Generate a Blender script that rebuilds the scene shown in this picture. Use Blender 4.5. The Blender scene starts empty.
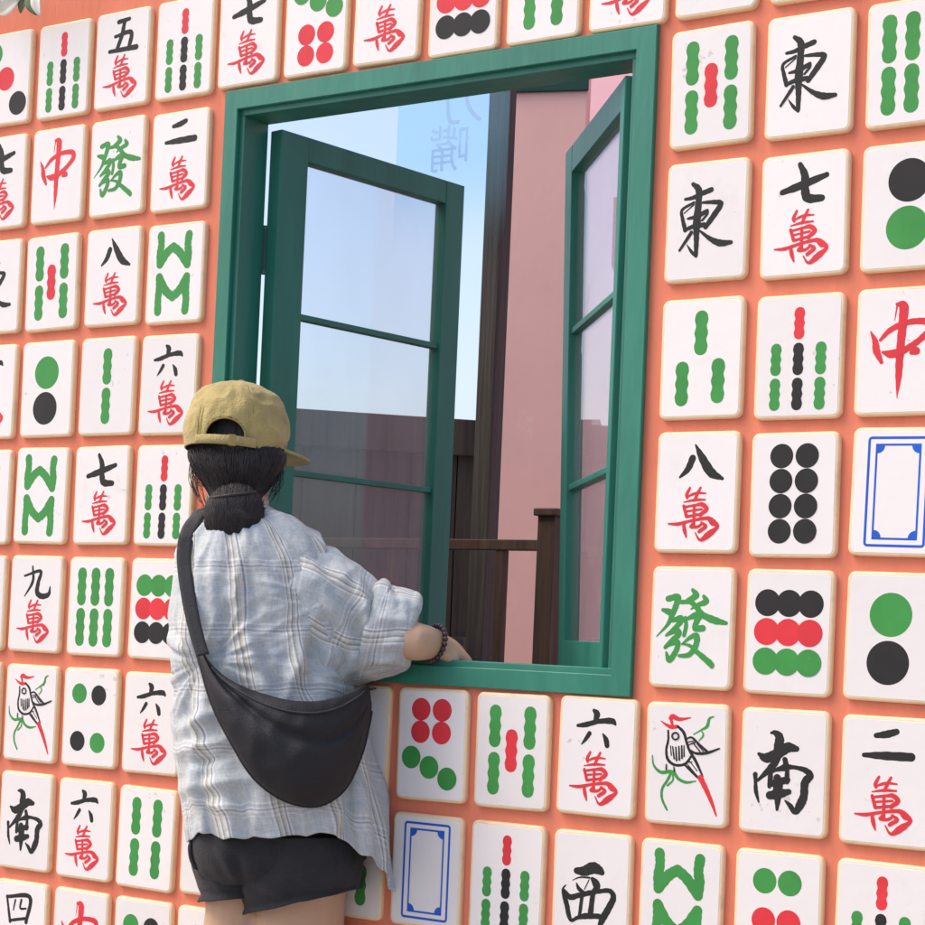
import bpy, bmesh, math, random
import numpy as np
from mathutils import Vector, Matrix, noise

R_ = math.radians
random.seed(7)
rng = np.random.default_rng(7)
sc = bpy.context.scene
col = sc.collection

# ------------------------------------------------------------------ camera
CAM = Vector((1.9, -2.6229, 1.1))
RT = Vector((0.8392, 0.5421, 0.0432)).normalized()
FW = Vector((-0.5434, 0.8389, 0.0292)).normalized()
DN = FW.cross(RT).normalized()          # image-down direction
FPX, CX, CY, SZ = 1889.2, 462.5, 582.0, 925.0
cd = bpy.data.cameras.new('camera')
cam = bpy.data.objects.new('camera', cd)
col.objects.link(cam)
cd.sensor_width = 36
cd.lens = FPX / SZ * 36
cd.shift_y = (CY - SZ / 2) / SZ
cd.clip_start = 0.05
cd.clip_end = 1000
mw = Matrix((RT, -DN, -FW)).transposed().to_4x4()
mw.translation = CAM
cam.matrix_world = mw
sc.camera = cam

# ------------------------------------------------------------------ light
SUN_EL, SUN_AZ = R_(52), R_(238)         # azimuth of the sun, clockwise from +Y
w = bpy.data.worlds.new('World')
sc.world = w
w.use_nodes = True
nt = w.node_tree
bg = nt.nodes['Background']
sky = nt.nodes.new('ShaderNodeTexSky')
sky.sky_type = 'NISHITA'
sky.sun_disc = False
sky.sun_elevation = SUN_EL
sky.sun_rotation = SUN_AZ
sky.air_density = 1.0
sky.dust_density = 3.2
sky.ozone_density = 1.6
tint = nt.nodes.new('ShaderNodeMix')                 # white balance of the daylight
tint.data_type = 'RGBA'
tint.blend_type = 'MULTIPLY'
tint.inputs[0].default_value = 1.0
tint.inputs[7].default_value = (1.04, 0.955, 0.935, 1)
nt.links.new(sky.outputs[0], tint.inputs[6])
nt.links.new(tint.outputs[2], bg.inputs[0])
bg.inputs[1].default_value = 0.15
sl = bpy.data.lights.new('sun', 'SUN')
sl.energy = 1.0
sl.angle = R_(32)
sl.color = (1.0, 0.93, 0.84)
so = bpy.data.objects.new('sun', sl)
col.objects.link(so)
sd = Vector((math.sin(SUN_AZ) * math.cos(SUN_EL), math.cos(SUN_AZ) * math.cos(SUN_EL), math.sin(SUN_EL)))
so.rotation_euler = sd.to_track_quat('Z', 'Y').to_euler()
so.location = (-3, -6, 8)
sc.view_settings.view_transform = 'Standard'
sc.view_settings.look = 'None'
sc.view_settings.gamma = 1
sc.view_settings.exposure = 0.98
sc.view_settings.use_curve_mapping = False


# ------------------------------------------------------------------ helpers
def px(x, y, D):
    """a point seen at photo pixel (x, y), D metres along the view axis"""
    return CAM + (FW + RT * ((x - CX) / FPX) + DN * ((y - CY) / FPX)) * D


def px_y(x, y, Y):
    d = FW + RT * ((x - CX) / FPX) + DN * ((y - CY) / FPX)
    return CAM + d * ((Y - CAM.y) / d.y)


def tag(o, label=None, cat=None, group=None, kind=None):
    if label: o['label'] = label
    if cat: o['category'] = cat
    if group: o['group'] = group
    if kind: o['kind'] = kind
    return o


def empty(name, loc=(0, 0, 0), rz=0):
    o = bpy.data.objects.new(name, None)
    o.empty_display_size = 0.05
    o.location = loc
    o.rotation_euler = (0, 0, rz)
    col.objects.link(o)
    return o


def link(name, me, mat=None, parent=None, loc=None):
    if mat is not None:
        me.materials.clear()
        me.materials.append(mat)
    o = bpy.data.objects.new(name, me)
    col.objects.link(o)
    if parent is not None: o.parent = parent
    if loc is not None: o.location = loc
    return o


def obj(name, bm, mat=None, parent=None, smooth=False, loc=None):
    me = bpy.data.meshes.new(name)
    bm.to_mesh(me)
    bm.free()
    if smooth:
        me.shade_smooth()
    return link(name, me, mat, parent, loc)


def box(bm, a, b, bevel=0.0):
    """axis box from corner a to corner b"""
    m = Matrix.Translation([(a[i] + b[i]) / 2 for i in range(3)]) @ Matrix.Diagonal([abs(b[i] - a[i]) for i in range(3)] + [1])
    r = bmesh.ops.create_cube(bm, size=1, matrix=m)
    if bevel:
        es = list({e for v in r['verts'] for e in v.link_edges})
        bmesh.ops.bevel(bm, geom=es, offset=bevel, segments=2, affect='EDGES', profile=0.6)
    return bm


def frame_box(bm, o, u, n, s0, s1, t0, t1, z0, z1, bevel=0.0):
    """box along direction u from s0..s1, along normal n from t0..t1, from z0..z1"""
    u = Vector(u); n = Vector(n)
    c = Vector(o) + u * (s0 + s1) / 2 + n * (t0 + t1) / 2 + Vector((0, 0, (z0 + z1) / 2))
    m = Matrix((u * (s1 - s0), n * (t1 - t0), Vector((0, 0, z1 - z0)))).transposed().to_4x4()
    m.translation = c
    r = bmesh.ops.create_cube(bm, size=1, matrix=m)
    if bevel:
        es = list({e for v in r['verts'] for e in v.link_edges})
        bmesh.ops.bevel(bm, geom=es, offset=bevel, segments=2, affect='EDGES', profile=0.6)
    bmesh.ops.recalc_face_normals(bm, faces=bm.faces)


def tube(bm, pts, rad, n=12, caps=True):
    pts = [Vector(p) for p in pts]
    if not hasattr(rad, '__len__'): rad = [rad] * len(pts)
    rings = []
    prev = None
    for i, p in enumerate(pts):
        t = (pts[min(i + 1, len(pts) - 1)] - pts[max(i - 1, 0)]).normalized()
        if prev is None:
            a = Vector((0, 0, 1)) if abs(t.z) < 0.9 else Vector((1, 0, 0))
            u = t.cross(a).normalized()
        else:
            u = (prev - t * prev.dot(t)).normalized()
        prev = u
        v = t.cross(u)
        rings.append([bm.verts.new(p + (u * math.cos(2 * math.pi * k / n) + v * math.sin(2 * math.pi * k / n)) * rad[i]) for k in range(n)])
    for a, b in zip(rings, rings[1:]):
        for k in range(n):
            bm.faces.new((a[k], a[(k + 1) % n], b[(k + 1) % n], b[k]))
    if caps:
        bm.faces.new(rings[0][::-1])
        bm.faces.new(rings[-1])


def smooth_path(pts, m=6):
    """Catmull-Rom through points of any dimension"""
    P = [np.array(p, float) for p in pts]
    if len(P) < 3:
        return [tuple(P[0] * (1 - t) + P[-1] * t) for t in np.linspace(0, 1, m + 1)]
    Q = [2 * P[0] - P[1]] + P + [2 * P[-1] - P[-2]]
    out = []
    for i in range(1, len(Q) - 2):
        a, b, c, d = Q[i - 1:i + 3]
        for k in range(m):
            t = k / m
            out.append(tuple(0.5 * (2 * b + (c - a) * t + (2 * a - 5 * b + 4 * c - d) * t * t + (3 * b - a - 3 * c + d) * t ** 3)))
    out.append(tuple(P[-1]))
    return out


def interp_rows(keys, n):
    """smooth interpolation of key rows (first column is the parameter)"""
    K = np.array(keys, float)
    p = np.linspace(K[0, 0], K[-1, 0], n)
    out = np.zeros((n, K.shape[1]))
    out[:, 0] = p
    for j in range(1, K.shape[1]):
        x, y = K[:, 0], K[:, j]
        m = np.gradient(y, x)
        idx = np.clip(np.searchsorted(x, p, side='right') - 1, 0, len(x) - 2)
        h = x[idx + 1] - x[idx]
        t = (p - x[idx]) / h
        out[:, j] = ((2 * t ** 3 - 3 * t ** 2 + 1) * y[idx] + (t ** 3 - 2 * t ** 2 + t) * h * m[idx]
                     + (-2 * t ** 3 + 3 * t ** 2) * y[idx + 1] + (t ** 3 - t ** 2) * h * m[idx + 1])
    return out


def grid_mesh(name, P, closed=True, uv=None, cap0=False, cap1=False):
    """P: rows x columns x 3 array of points"""
    nr, nc = P.shape[:2]
    vs = [tuple(p) for p in P.reshape(-1, 3)]
    fs, fuv = [], []
    for i in range(nr - 1):
        for j in range(nc if closed else nc - 1):
            k = (j + 1) % nc
            fs.append((i * nc + j, i * nc + k, (i + 1) * nc + k, (i + 1) * nc + j))
            if uv is not None:
                U, V = uv
                fuv.append([(U[i][j], V[i][j]), (U[i][j + 1], V[i][j + 1]), (U[i + 1][j + 1], V[i + 1][j + 1]), (U[i + 1][j], V[i + 1][j])])
    if cap0:
        fs.append(tuple(range(nc))[::-1]); fuv.append([(0, 0)] * nc)
    if cap1:
        fs.append(tuple((nr - 1) * nc + j for j in range(nc))); fuv.append([(0, 0)] * nc)
    me = bpy.data.meshes.new(name)
    me.from_pydata(vs, [], fs)
    if uv is not None:
        l = me.uv_layers.new(name='UVMap')
        flat = [c for f in fuv for c in f]
        l.data.foreach_set('uv', np.array(flat, dtype=np.float32).ravel())
    me.shade_smooth()
    return me


def apply_mods(o):
    dg = bpy.context.evaluated_depsgraph_get()
    me = bpy.data.meshes.new_from_object(o.evaluated_get(dg), preserve_all_data_layers=True, depsgraph=dg)
    old = o.data
    o.modifiers.clear()
    o.data = me
    bpy.data.meshes.remove(old)
    return o


def remesh(o, size, smooth=4):
    m = o.modifiers.new('r', 'REMESH'); m.mode = 'VOXEL'; m.voxel_size = size; m.use_smooth_shade = True
    if smooth:
        s = o.modifiers.new('s', 'SMOOTH'); s.factor = 0.5; s.iterations = smooth
    return apply_mods(o)


# ------------------------------------------------------------------ materials
def mat(name, base, rough=0.6, spec=0.4, var=0.0, vscale=8.0, bump=0.0, bscale=40.0, stretch=(1, 1, 1), dirt=None, dscale=3.0, dlo=0.55, dhi=0.8, sheen=0.0, coat=0.0, rnd=0.0, speck=0.0):
    m = bpy.data.materials.new(name)
    m.use_nodes = True
    n = m.node_tree.nodes; L = m.node_tree.links
    b = n['Principled BSDF']
    b.inputs['Base Color'].default_value = (*base, 1)
    b.inputs['Roughness'].default_value = rough
    b.inputs['Specular IOR Level'].default_value = spec
    if sheen: b.inputs['Sheen Weight'].default_value = sheen
    if coat:
        b.inputs['Coat Weight'].default_value = coat; b.inputs['Coat Roughness'].default_value = 0.15
    tc = n.new('ShaderNodeTexCoord'); mp = n.new('ShaderNodeMapping')
    mp.inputs['Scale'].default_value = stretch
    oi = n.new('ShaderNodeObjectInfo')
    ad = n.new('ShaderNodeVectorMath'); ad.operation = 'MULTIPLY_ADD'
    L.new(oi.outputs['Location'], ad.inputs[0]); ad.inputs[1].default_value = (3.1, 2.3, 4.7); L.new(tc.outputs['Object'], ad.inputs[2])
    L.new(ad.outputs[0], mp.inputs[0])
    src = None
    if var:
        t = n.new('ShaderNodeTexNoise'); t.inputs['Scale'].default_value = vscale; t.inputs['Detail'].default_value = 6; t.inputs['Roughness'].default_value = 0.6
        L.new(mp.outputs[0], t.inputs['Vector'])
        r = n.new('ShaderNodeValToRGB')
        r.color_ramp.elements[0].position = 0.25; r.color_ramp.elements[1].position = 0.75
        r.color_ramp.elements[0].color = (*[max(0, c * (1 - var)) for c in base], 1)
        r.color_ramp.elements[1].color = (*[min(1, c * (1 + var)) for c in base], 1)
        L.new(t.outputs['Fac'], r.inputs[0])
        src = r.outputs[0]
    if dirt:
        t = n.new('ShaderNodeTexNoise'); t.inputs['Scale'].default_value = dscale; t.inputs['Detail'].default_value = 8; t.inputs['Roughness'].default_value = 0.7
        L.new(mp.outputs[0], t.inputs['Vector'])
        r = n.new('ShaderNodeMapRange'); r.inputs[1].default_value = dlo; r.inputs[2].default_value = dhi; r.inputs[3].default_value = 0; r.inputs[4].default_value = dirt[3]
        L.new(t.outputs['Fac'], r.inputs[0])
        mx = n.new('ShaderNodeMix'); mx.data_type = 'RGBA'
        L.new(r.outputs[0], mx.inputs[0])
        if src is not None: L.new(src, mx.inputs[6])
        else: mx.inputs[6].default_value = (*base, 1)
        mx.inputs[7].default_value = (*dirt[:3], 1)
        src = mx.outputs[2]
    if speck:
        t = n.new('ShaderNodeTexNoise'); t.inputs['Scale'].default_value = 75; t.inputs['Detail'].default_value = 2
        L.new(mp.outputs[0], t.inputs['Vector'])
        t2 = n.new('ShaderNodeTexNoise'); t2.inputs['Scale'].default_value = 6; L.new(mp.outputs[0], t2.inputs['Vector'])
        ml = n.new('ShaderNodeMath'); ml.operation = 'MULTIPLY'; L.new(t.outputs['Fac'], ml.inputs[0]); L.new(t2.outputs['Fac'], ml.inputs[1])
        r = n.new('ShaderNodeMapRange'); r.inputs[1].default_value = 0.42; r.inputs[2].default_value = 0.47; r.inputs[4].default_value = speck
        L.new(ml.outputs[0], r.inputs[0])
        mx = n.new('ShaderNodeMix'); mx.data_type = 'RGBA'
        L.new(r.outputs[0], mx.inputs[0]); L.new(src, mx.inputs[6]); mx.inputs[7].default_value = (0.30, 0.27, 0.25, 1); src = mx.outputs[2]
    if rnd and src is not None:
        r = n.new('ShaderNodeMapRange'); r.inputs[3].default_value = 1 - rnd; r.inputs[4].default_value = 1 + rnd * 0.3
        L.new(oi.outputs['Random'], r.inputs[0])
        mx = n.new('ShaderNodeMix'); mx.data_type = 'RGBA'; mx.blend_type = 'MULTIPLY'; mx.inputs[0].default_value = 1
        L.new(src, mx.inputs[6]); L.new(r.outputs[0], mx.inputs[7]); src = mx.outputs[2]
    if src is not None: L.new(src, b.inputs['Base Color'])
    if bump:
        t = n.new('ShaderNodeTexNoise'); t.inputs['Scale'].default_value = bscale; t.inputs['Detail'].default_value = 5
        L.new(mp.outputs[0], t.inputs['Vector'])
        bp = n.new('ShaderNodeBump'); bp.inputs['Strength'].default_value = bump; bp.inputs['Distance'].default_value = 0.004
        L.new(t.outputs['Fac'], bp.inputs['Height']); L.new(bp.outputs[0], b.inputs['Normal'])
    return m


M = {}
M['coral'] = mat('coral_paint', (0.70, 0.212, 0.120), 0.7, 0.25, 0.09, 5, 0.35, 55, stretch=(1.6, 1, 0.45), dirt=(0.50, 0.135, 0.085, 0.55), dscale=6, dlo=0.48)
M['face'] = mat('tile_white', (0.785, 0.755, 0.715), 0.42, 0.4, 0.025, 7, 0.10, 45, dirt=(0.60, 0.55, 0.50, 0.5), dscale=11, dlo=0.58, dhi=0.82, rnd=0.06, speck=0.4)
M['rim'] = mat('tile_cream', (0.82, 0.62, 0.38), 0.4, 0.4, 0.06, 12, 0.08, 80, dirt=(0.45, 0.31, 0.2, 0.7), dscale=16, dlo=0.52)
M['side'] = mat('tile_side', (0.62, 0.48, 0.35), 0.5, 0.3, 0.08, 12, 0.1, 60)
M['green'] = mat('mark_green', (0.045, 0.27, 0.055), 0.52, 0.28, 0.16, 10, dirt=(0.5, 0.45, 0.42, 0.22), dscale=45, dlo=0.62)
M['black'] = mat('mark_black', (0.022, 0.022, 0.021), 0.55, 0.22, 0.2, 14)
M['red'] = mat('mark_red', (0.66, 0.035, 0.045), 0.52, 0.28, 0.16, 10, dirt=(0.5, 0.45, 0.42, 0.22), dscale=45, dlo=0.62)
M['blue'] = mat('mark_blue', (0.012, 0.10, 0.50), 0.52, 0.28, 0.16, 10, dirt=(0.5, 0.45, 0.42, 0.22), dscale=45, dlo=0.62)
M['frame'] = mat('green_gloss_paint', (0.022, 0.185, 0.122), 0.45, 0.4, 0.2, 9, 0.3, 40, stretch=(1.2, 1.2, 0.25), dirt=(0.06, 0.27, 0.19, 0.5), dscale=7, dlo=0.5)
M['sash'] = mat('dark_green_paint', (0.022, 0.16, 0.112), 0.45, 0.4, 0.22, 9, 0.3, 40, stretch=(1.2, 1.2, 0.22), dirt=(0.05, 0.21, 0.14, 0.5), dscale=7, dlo=0.5)
M['steel'] = mat('hinge_metal', (0.05, 0.09, 0.08), 0.4, 0.5)
M['fence'] = mat('weathered_boards', (0.092, 0.070, 0.050), 0.75, 0.25, 0.55, 9, 0.4, 30, stretch=(3.5, 3.5, 0.16), dirt=(0.15, 0.12, 0.105, 0.5), dscale=5, dlo=0.5)
M['post'] = mat('dark_timber', (0.05, 0.043, 0.035), 0.6, 0.35, 0.6, 10, 0.6, 30, stretch=(4, 4, 0.15), dirt=(0.09, 0.08, 0.075, 0.6), dscale=6, dlo=0.52)
M['rail'] = mat('brown_timber', (0.075, 0.045, 0.028), 0.6, 0.35, 0.5, 10, 0.5, 30, stretch=(4, 4, 0.2), dirt=(0.14, 0.09, 0.06, 0.5), dscale=6, dlo=0.5)
M['pink'] = mat('dusky_pink_render', (0.78, 0.455, 0.40), 0.8, 0.2, 0.05, 5, 0.2, 35, stretch=(1, 1, 0.7), dirt=(0.68, 0.385, 0.34, 0.5), dscale=2.5)
M['pink2'] = mat('pale_pink_render', (0.74, 0.45, 0.50), 0.85, 0.2, 0.06, 3, 0.2, 45)
M['ply'] = mat('grey_backing', (0.16, 0.15, 0.14), 0.8, 0.2, 0.15, 4)
M['pave'] = mat('grey_paving', (0.30, 0.285, 0.27), 0.85, 0.2, 0.18, 1.2, 0.4, 30, dirt=(0.2, 0.19, 0.18, 0.6), dscale=0.7)
M['skin'] = mat('skin', (0.50, 0.325, 0.21), 0.5, 0.4, 0.06, 20, 0.05, 200)
M['skin'].node_tree.nodes['Principled BSDF'].inputs['Subsurface Weight'].default_value = 0.08
M['skin'].node_tree.nodes['Principled BSDF'].inputs['Subsurface Radius'].default_value = (0.01, 0.004, 0.002)
M['hair'] = mat('black_hair', (0.024, 0.0205, 0.019), 0.55, 0.35, 0.4, 30, 0.5, 90, stretch=(6, 6, 1.2))
M['cap'] = mat('khaki_cotton', (0.42, 0.34, 0.135), 0.9, 0.12, 0.2, 20, 0.6, 300, sheen=0.2, dirt=(0.50, 0.42, 0.2, 0.5), dscale=16, dlo=0.5)
M['capdark'] = mat('cap_stitch', (0.33, 0.26, 0.10), 0.9, 0.1)
M['shorts'] = mat('charcoal_denim', (0.027, 0.0285, 0.030), 0.85, 0.15, 0.3, 14, 0.5, 320, sheen=0.08, dirt=(0.042, 0.044, 0.046, 0.5), dscale=12)
M['bag'] = mat('black_nylon', (0.015, 0.016, 0.018), 0.6, 0.3, 0.15, 6, 0.25, 380)
M['strap'] = mat('webbing', (0.045, 0.046, 0.047), 0.75, 0.25, 0.15, 30, 0.5, 420)
M['bracelet'] = mat('dark_bracelet', (0.05, 0.028, 0.028), 0.35, 0.5, 0.3, 60)
M['shoe'] = mat('white_canvas', (0.6, 0.6, 0.58), 0.7, 0.2)
M['petal'] = mat('white_petal', (0.74, 0.72, 0.62), 0.7, 0.2, 0.08, 12)
M['leaf'] = mat('garland_leaf', (0.12, 0.17, 0.09), 0.6, 0.3, 0.3, 14)


def glass_mat(name, tint, dust_sheen, dust_sheen_col, ior=1.45):
    m = bpy.data.materials.new(name); m.use_nodes = True
    n = m.node_tree.nodes; L = m.node_tree.links
    n.remove(n['Principled BSDF'])
    out = n['Material Output']
    tr = n.new('ShaderNodeBsdfTransparent'); tr.inputs[0].default_value = (*tint, 1)
    gl = n.new('ShaderNodeBsdfGlossy'); gl.inputs['Roughness'].default_value = 0.02
    fr = n.new('ShaderNodeFresnel'); gm = n.new('ShaderNodeNewGeometry')
    io = n.new('ShaderNodeMapRange'); io.inputs[3].default_value = ior; io.inputs[4].default_value = 1 / ior
    L.new(gm.outputs['Backfacing'], io.inputs[0]); L.new(io.outputs[0], fr.inputs['IOR'])
    df = n.new('ShaderNodeBsdfDiffuse'); df.inputs[0].default_value = (*dust_sheen_col, 1)
    t = n.new('ShaderNodeTexNoise'); t.inputs['Scale'].default_value = 5; t.inputs['Detail'].default_value = 5
    tc = n.new('ShaderNodeTexCoord'); mp = n.new('ShaderNodeMapping'); mp.inputs['Scale'].default_value = (1, 1, 0.5)
    L.new(tc.outputs['Object'], mp.inputs[0]); L.new(mp.outputs[0], t.inputs['Vector'])
    mr = n.new('ShaderNodeMapRange'); mr.inputs[1].default_value = 0.3; mr.inputs[2].default_value = 0.7; mr.inputs[3].default_value = dust_sheen * 0.7; mr.inputs[4].default_value = dust_sheen * 1.3
    L.new(t.outputs['Fac'], mr.inputs[0])
    a = n.new('ShaderNodeMixShader'); b = n.new('ShaderNodeMixShader')
    L.new(mr.outputs[0], a.inputs[0]); L.new(tr.outputs[0], a.inputs[1]); L.new(df.outputs[0], a.inputs[2])
    L.new(fr.outputs[0], b.inputs[0]); L.new(a.outputs[0], b.inputs[1]); L.new(gl.outputs[0], b.inputs[2])
    L.new(b.outputs[0], out.inputs['Surface'])
    return m


M['top_band'] = mat('deep_green', (0.012, 0.055, 0.045), 0.6, 0.2, 0.2, 8)
M['glass'] = glass_mat('window_glass', (0.93, 0.95, 0.96), 0.10, (0.62, 0.60, 0.60))
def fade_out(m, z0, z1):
    """fades the reflection painted into a sheet out to clear from z1 down to z0"""
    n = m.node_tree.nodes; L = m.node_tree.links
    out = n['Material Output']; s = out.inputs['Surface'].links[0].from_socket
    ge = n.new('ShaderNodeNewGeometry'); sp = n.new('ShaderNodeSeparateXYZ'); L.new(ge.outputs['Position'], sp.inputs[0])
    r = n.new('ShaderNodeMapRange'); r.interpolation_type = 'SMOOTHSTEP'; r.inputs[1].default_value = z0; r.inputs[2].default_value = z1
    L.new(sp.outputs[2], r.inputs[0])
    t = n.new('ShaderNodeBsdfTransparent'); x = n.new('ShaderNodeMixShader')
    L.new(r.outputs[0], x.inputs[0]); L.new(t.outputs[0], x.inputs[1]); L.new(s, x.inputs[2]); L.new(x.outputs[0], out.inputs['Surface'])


M['sheet'] = glass_mat('blue_reflection_tint', (0.86, 0.96, 1.0), 0.10, (0.5, 0.8, 0.95), 1.08)  # pale blue reflection painted in as tint and diffuse veil


def plaid_mat():
    m = bpy.data.materials.new('plaid_cotton'); m.use_nodes = True
    n = m.node_tree.nodes; L = m.node_tree.links
    b = n['Principled BSDF']; b.inputs['Roughness'].default_value = 0.85; b.inputs['Specular IOR Level'].default_value = 0.15
    b.inputs['Sheen Weight'].default_value = 0.15
    uv = n.new('ShaderNodeUVMap'); uv.uv_map = 'UVMap'
    sp = n.new('ShaderNodeSeparateXYZ')
    nz = n.new('ShaderNodeTexNoise'); nz.inputs['Scale'].default_value = 9; nz.inputs['Detail'].default_value = 2
    L.new(uv.outputs[0], nz.inputs['Vector'])
    wob = n.new('ShaderNodeVectorMath'); wob.operation = 'MULTIPLY_ADD'
    L.new(nz.outputs['Color'], wob.inputs[0]); wob.inputs[1].default_value = (0.012, 0.012, 0); L.new(uv.outputs[0], wob.inputs[2])
    L.new(wob.outputs[0], sp.inputs[0])
    base = (0.46, 0.50, 0.495)
    W = (0.70, 0.71, 0.69); O = (0.50, 0.48, 0.32); Gy = (0.20, 0.21, 0.22); B2 = (0.38, 0.43, 0.46)

    def bands(sock, period, stops):
        d = n.new('ShaderNodeMath'); d.operation = 'DIVIDE'; L.new(sock, d.inputs[0]); d.inputs[1].default_value = period
        f = n.new('ShaderNodeMath'); f.operation = 'FRACT'; L.new(d.outputs[0], f.inputs[0])
        r = n.new('ShaderNodeValToRGB'); r.color_ramp.interpolation = 'CONSTANT'
        e = r.color_ramp.elements
        e[0].position = 0; e[0].color = (*stops[0][1], 1)
        e[1].position = stops[1][0]; e[1].color = (*stops[1][1], 1)
        for p, c in stops[2:]:
            k = e.new(p); k.color = (*c, 1)
        L.new(f.outputs[0], r.inputs[0])
        return r.outputs[0]
    cu = bands(sp.outputs[0], 0.098, [(0, base), (0.34, W), (0.375, Gy), (0.40, W), (0.44, O), (0.475, Gy), (0.505, W), (0.545, O), (0.58, Gy), (0.605, W), (0.64, base), (0.78, B2), (0.90, base)])
    cv = bands(sp.outputs[1], 0.112, [(0, base), (0.30, W), (0.33, B2), (0.38, W), (0.41, Gy), (0.435, W), (0.47, base), (0.52, W), (0.545, base), (0.74, B2), (0.88, base)])
    # a woven check: average of warp and weft
    mx = n.new('ShaderNodeMix'); mx.data_type = 'RGBA'; mx.inputs[0].default_value = 0.42
    L.new(cu, mx.inputs[6]); L.new(cv, mx.inputs[7])
    # slubby threads
    mp = n.new('ShaderNodeMapping'); mp.inputs['Scale'].default_value = (700, 60, 1); L.new(uv.outputs[0], mp.inputs[0])
    t = n.new('ShaderNodeTexNoise'); t.inputs['Scale'].default_value = 1; L.new(mp.outputs[0], t.inputs['Vector'])
    mp2 = n.new('ShaderNodeMapping'); mp2.inputs['Scale'].default_value = (60, 700, 1); L.new(uv.outputs[0], mp2.inputs[0])
    t2 = n.new('ShaderNodeTexNoise'); t2.inputs['Scale'].default_value = 1; L.new(mp2.outputs[0], t2.inputs['Vector'])
    av = n.new('ShaderNodeMath'); av.operation = 'ADD'; L.new(t.outputs['Fac'], av.inputs[0]); L.new(t2.outputs['Fac'], av.inputs[1])
    mr = n.new('ShaderNodeMapRange'); mr.inputs[1].default_value = 0.6; mr.inputs[2].default_value = 1.4; mr.inputs[3].default_value = 0.75; mr.inputs[4].default_value = 1.22
    L.new(av.outputs[0], mr.inputs[0])
    ml = n.new('ShaderNodeMix'); ml.data_type = 'RGBA'; ml.blend_type = 'MULTIPLY'; ml.inputs[0].default_value = 1
    L.new(mx.outputs[2], ml.inputs[6]); L.new(mr.outputs[0], ml.inputs[7])
    L.new(ml.outputs[2], b.inputs['Base Color'])
    # crumple
    c1 = n.new('ShaderNodeTexNoise'); c1.inputs['Scale'].default_value = 26; c1.inputs['Detail'].default_value = 4; L.new(uv.outputs[0], c1.inputs['Vector'])
    bp = n.new('ShaderNodeBump'); bp.inputs['Strength'].default_value = 0.5; bp.inputs['Distance'].default_value = 0.012
    L.new(c1.outputs['Fac'], bp.inputs['Height']); L.new(bp.outputs[0], b.inputs['Normal'])
    return m


M['plaid'] = plaid_mat()

# ------------------------------------------------------------------ ground
bm = bmesh.new(); box(bm, (-80, -80, -0.3), (80, 80, 0))
tag(obj('pavement', bm, M['pave']), kind='structure')

# ------------------------------------------------------------------ display wall
PW, PH = 0.156, 0.20929
TW, TH, TT = 0.1402, 0.1878, 0.009
ROW0 = 5.1318
WY = TT                                   # wall surface; the tile faces lie at y = 0
OX0, OX1, OZ0, OZ1 = -0.355, 0.516, 1.024, 2.072      # hole for the window
bm = bmesh.new()
X0, X1, ZT, WB = -2.6, 2.7, 2.62, 0.075
box(bm, (X0, WY, 0.0), (OX0, WB, ZT))
box(bm, (OX1, WY, 0.0), (X1, WB, ZT))
box(bm, (OX0, WY, 0.0), (OX1, WB, OZ0))
box(bm, (OX0, WY, OZ1), (OX1, WB, ZT))
wl = obj('display_wall', bm, M['coral'])
wl.data.materials.append(M['ply'])
for p_ in wl.data.polygons:
    if p_.normal.y > 0.5: p_.material_index = 1
tag(wl, 'coral painted display wall covered in giant mahjong tiles', 'wall')

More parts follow.
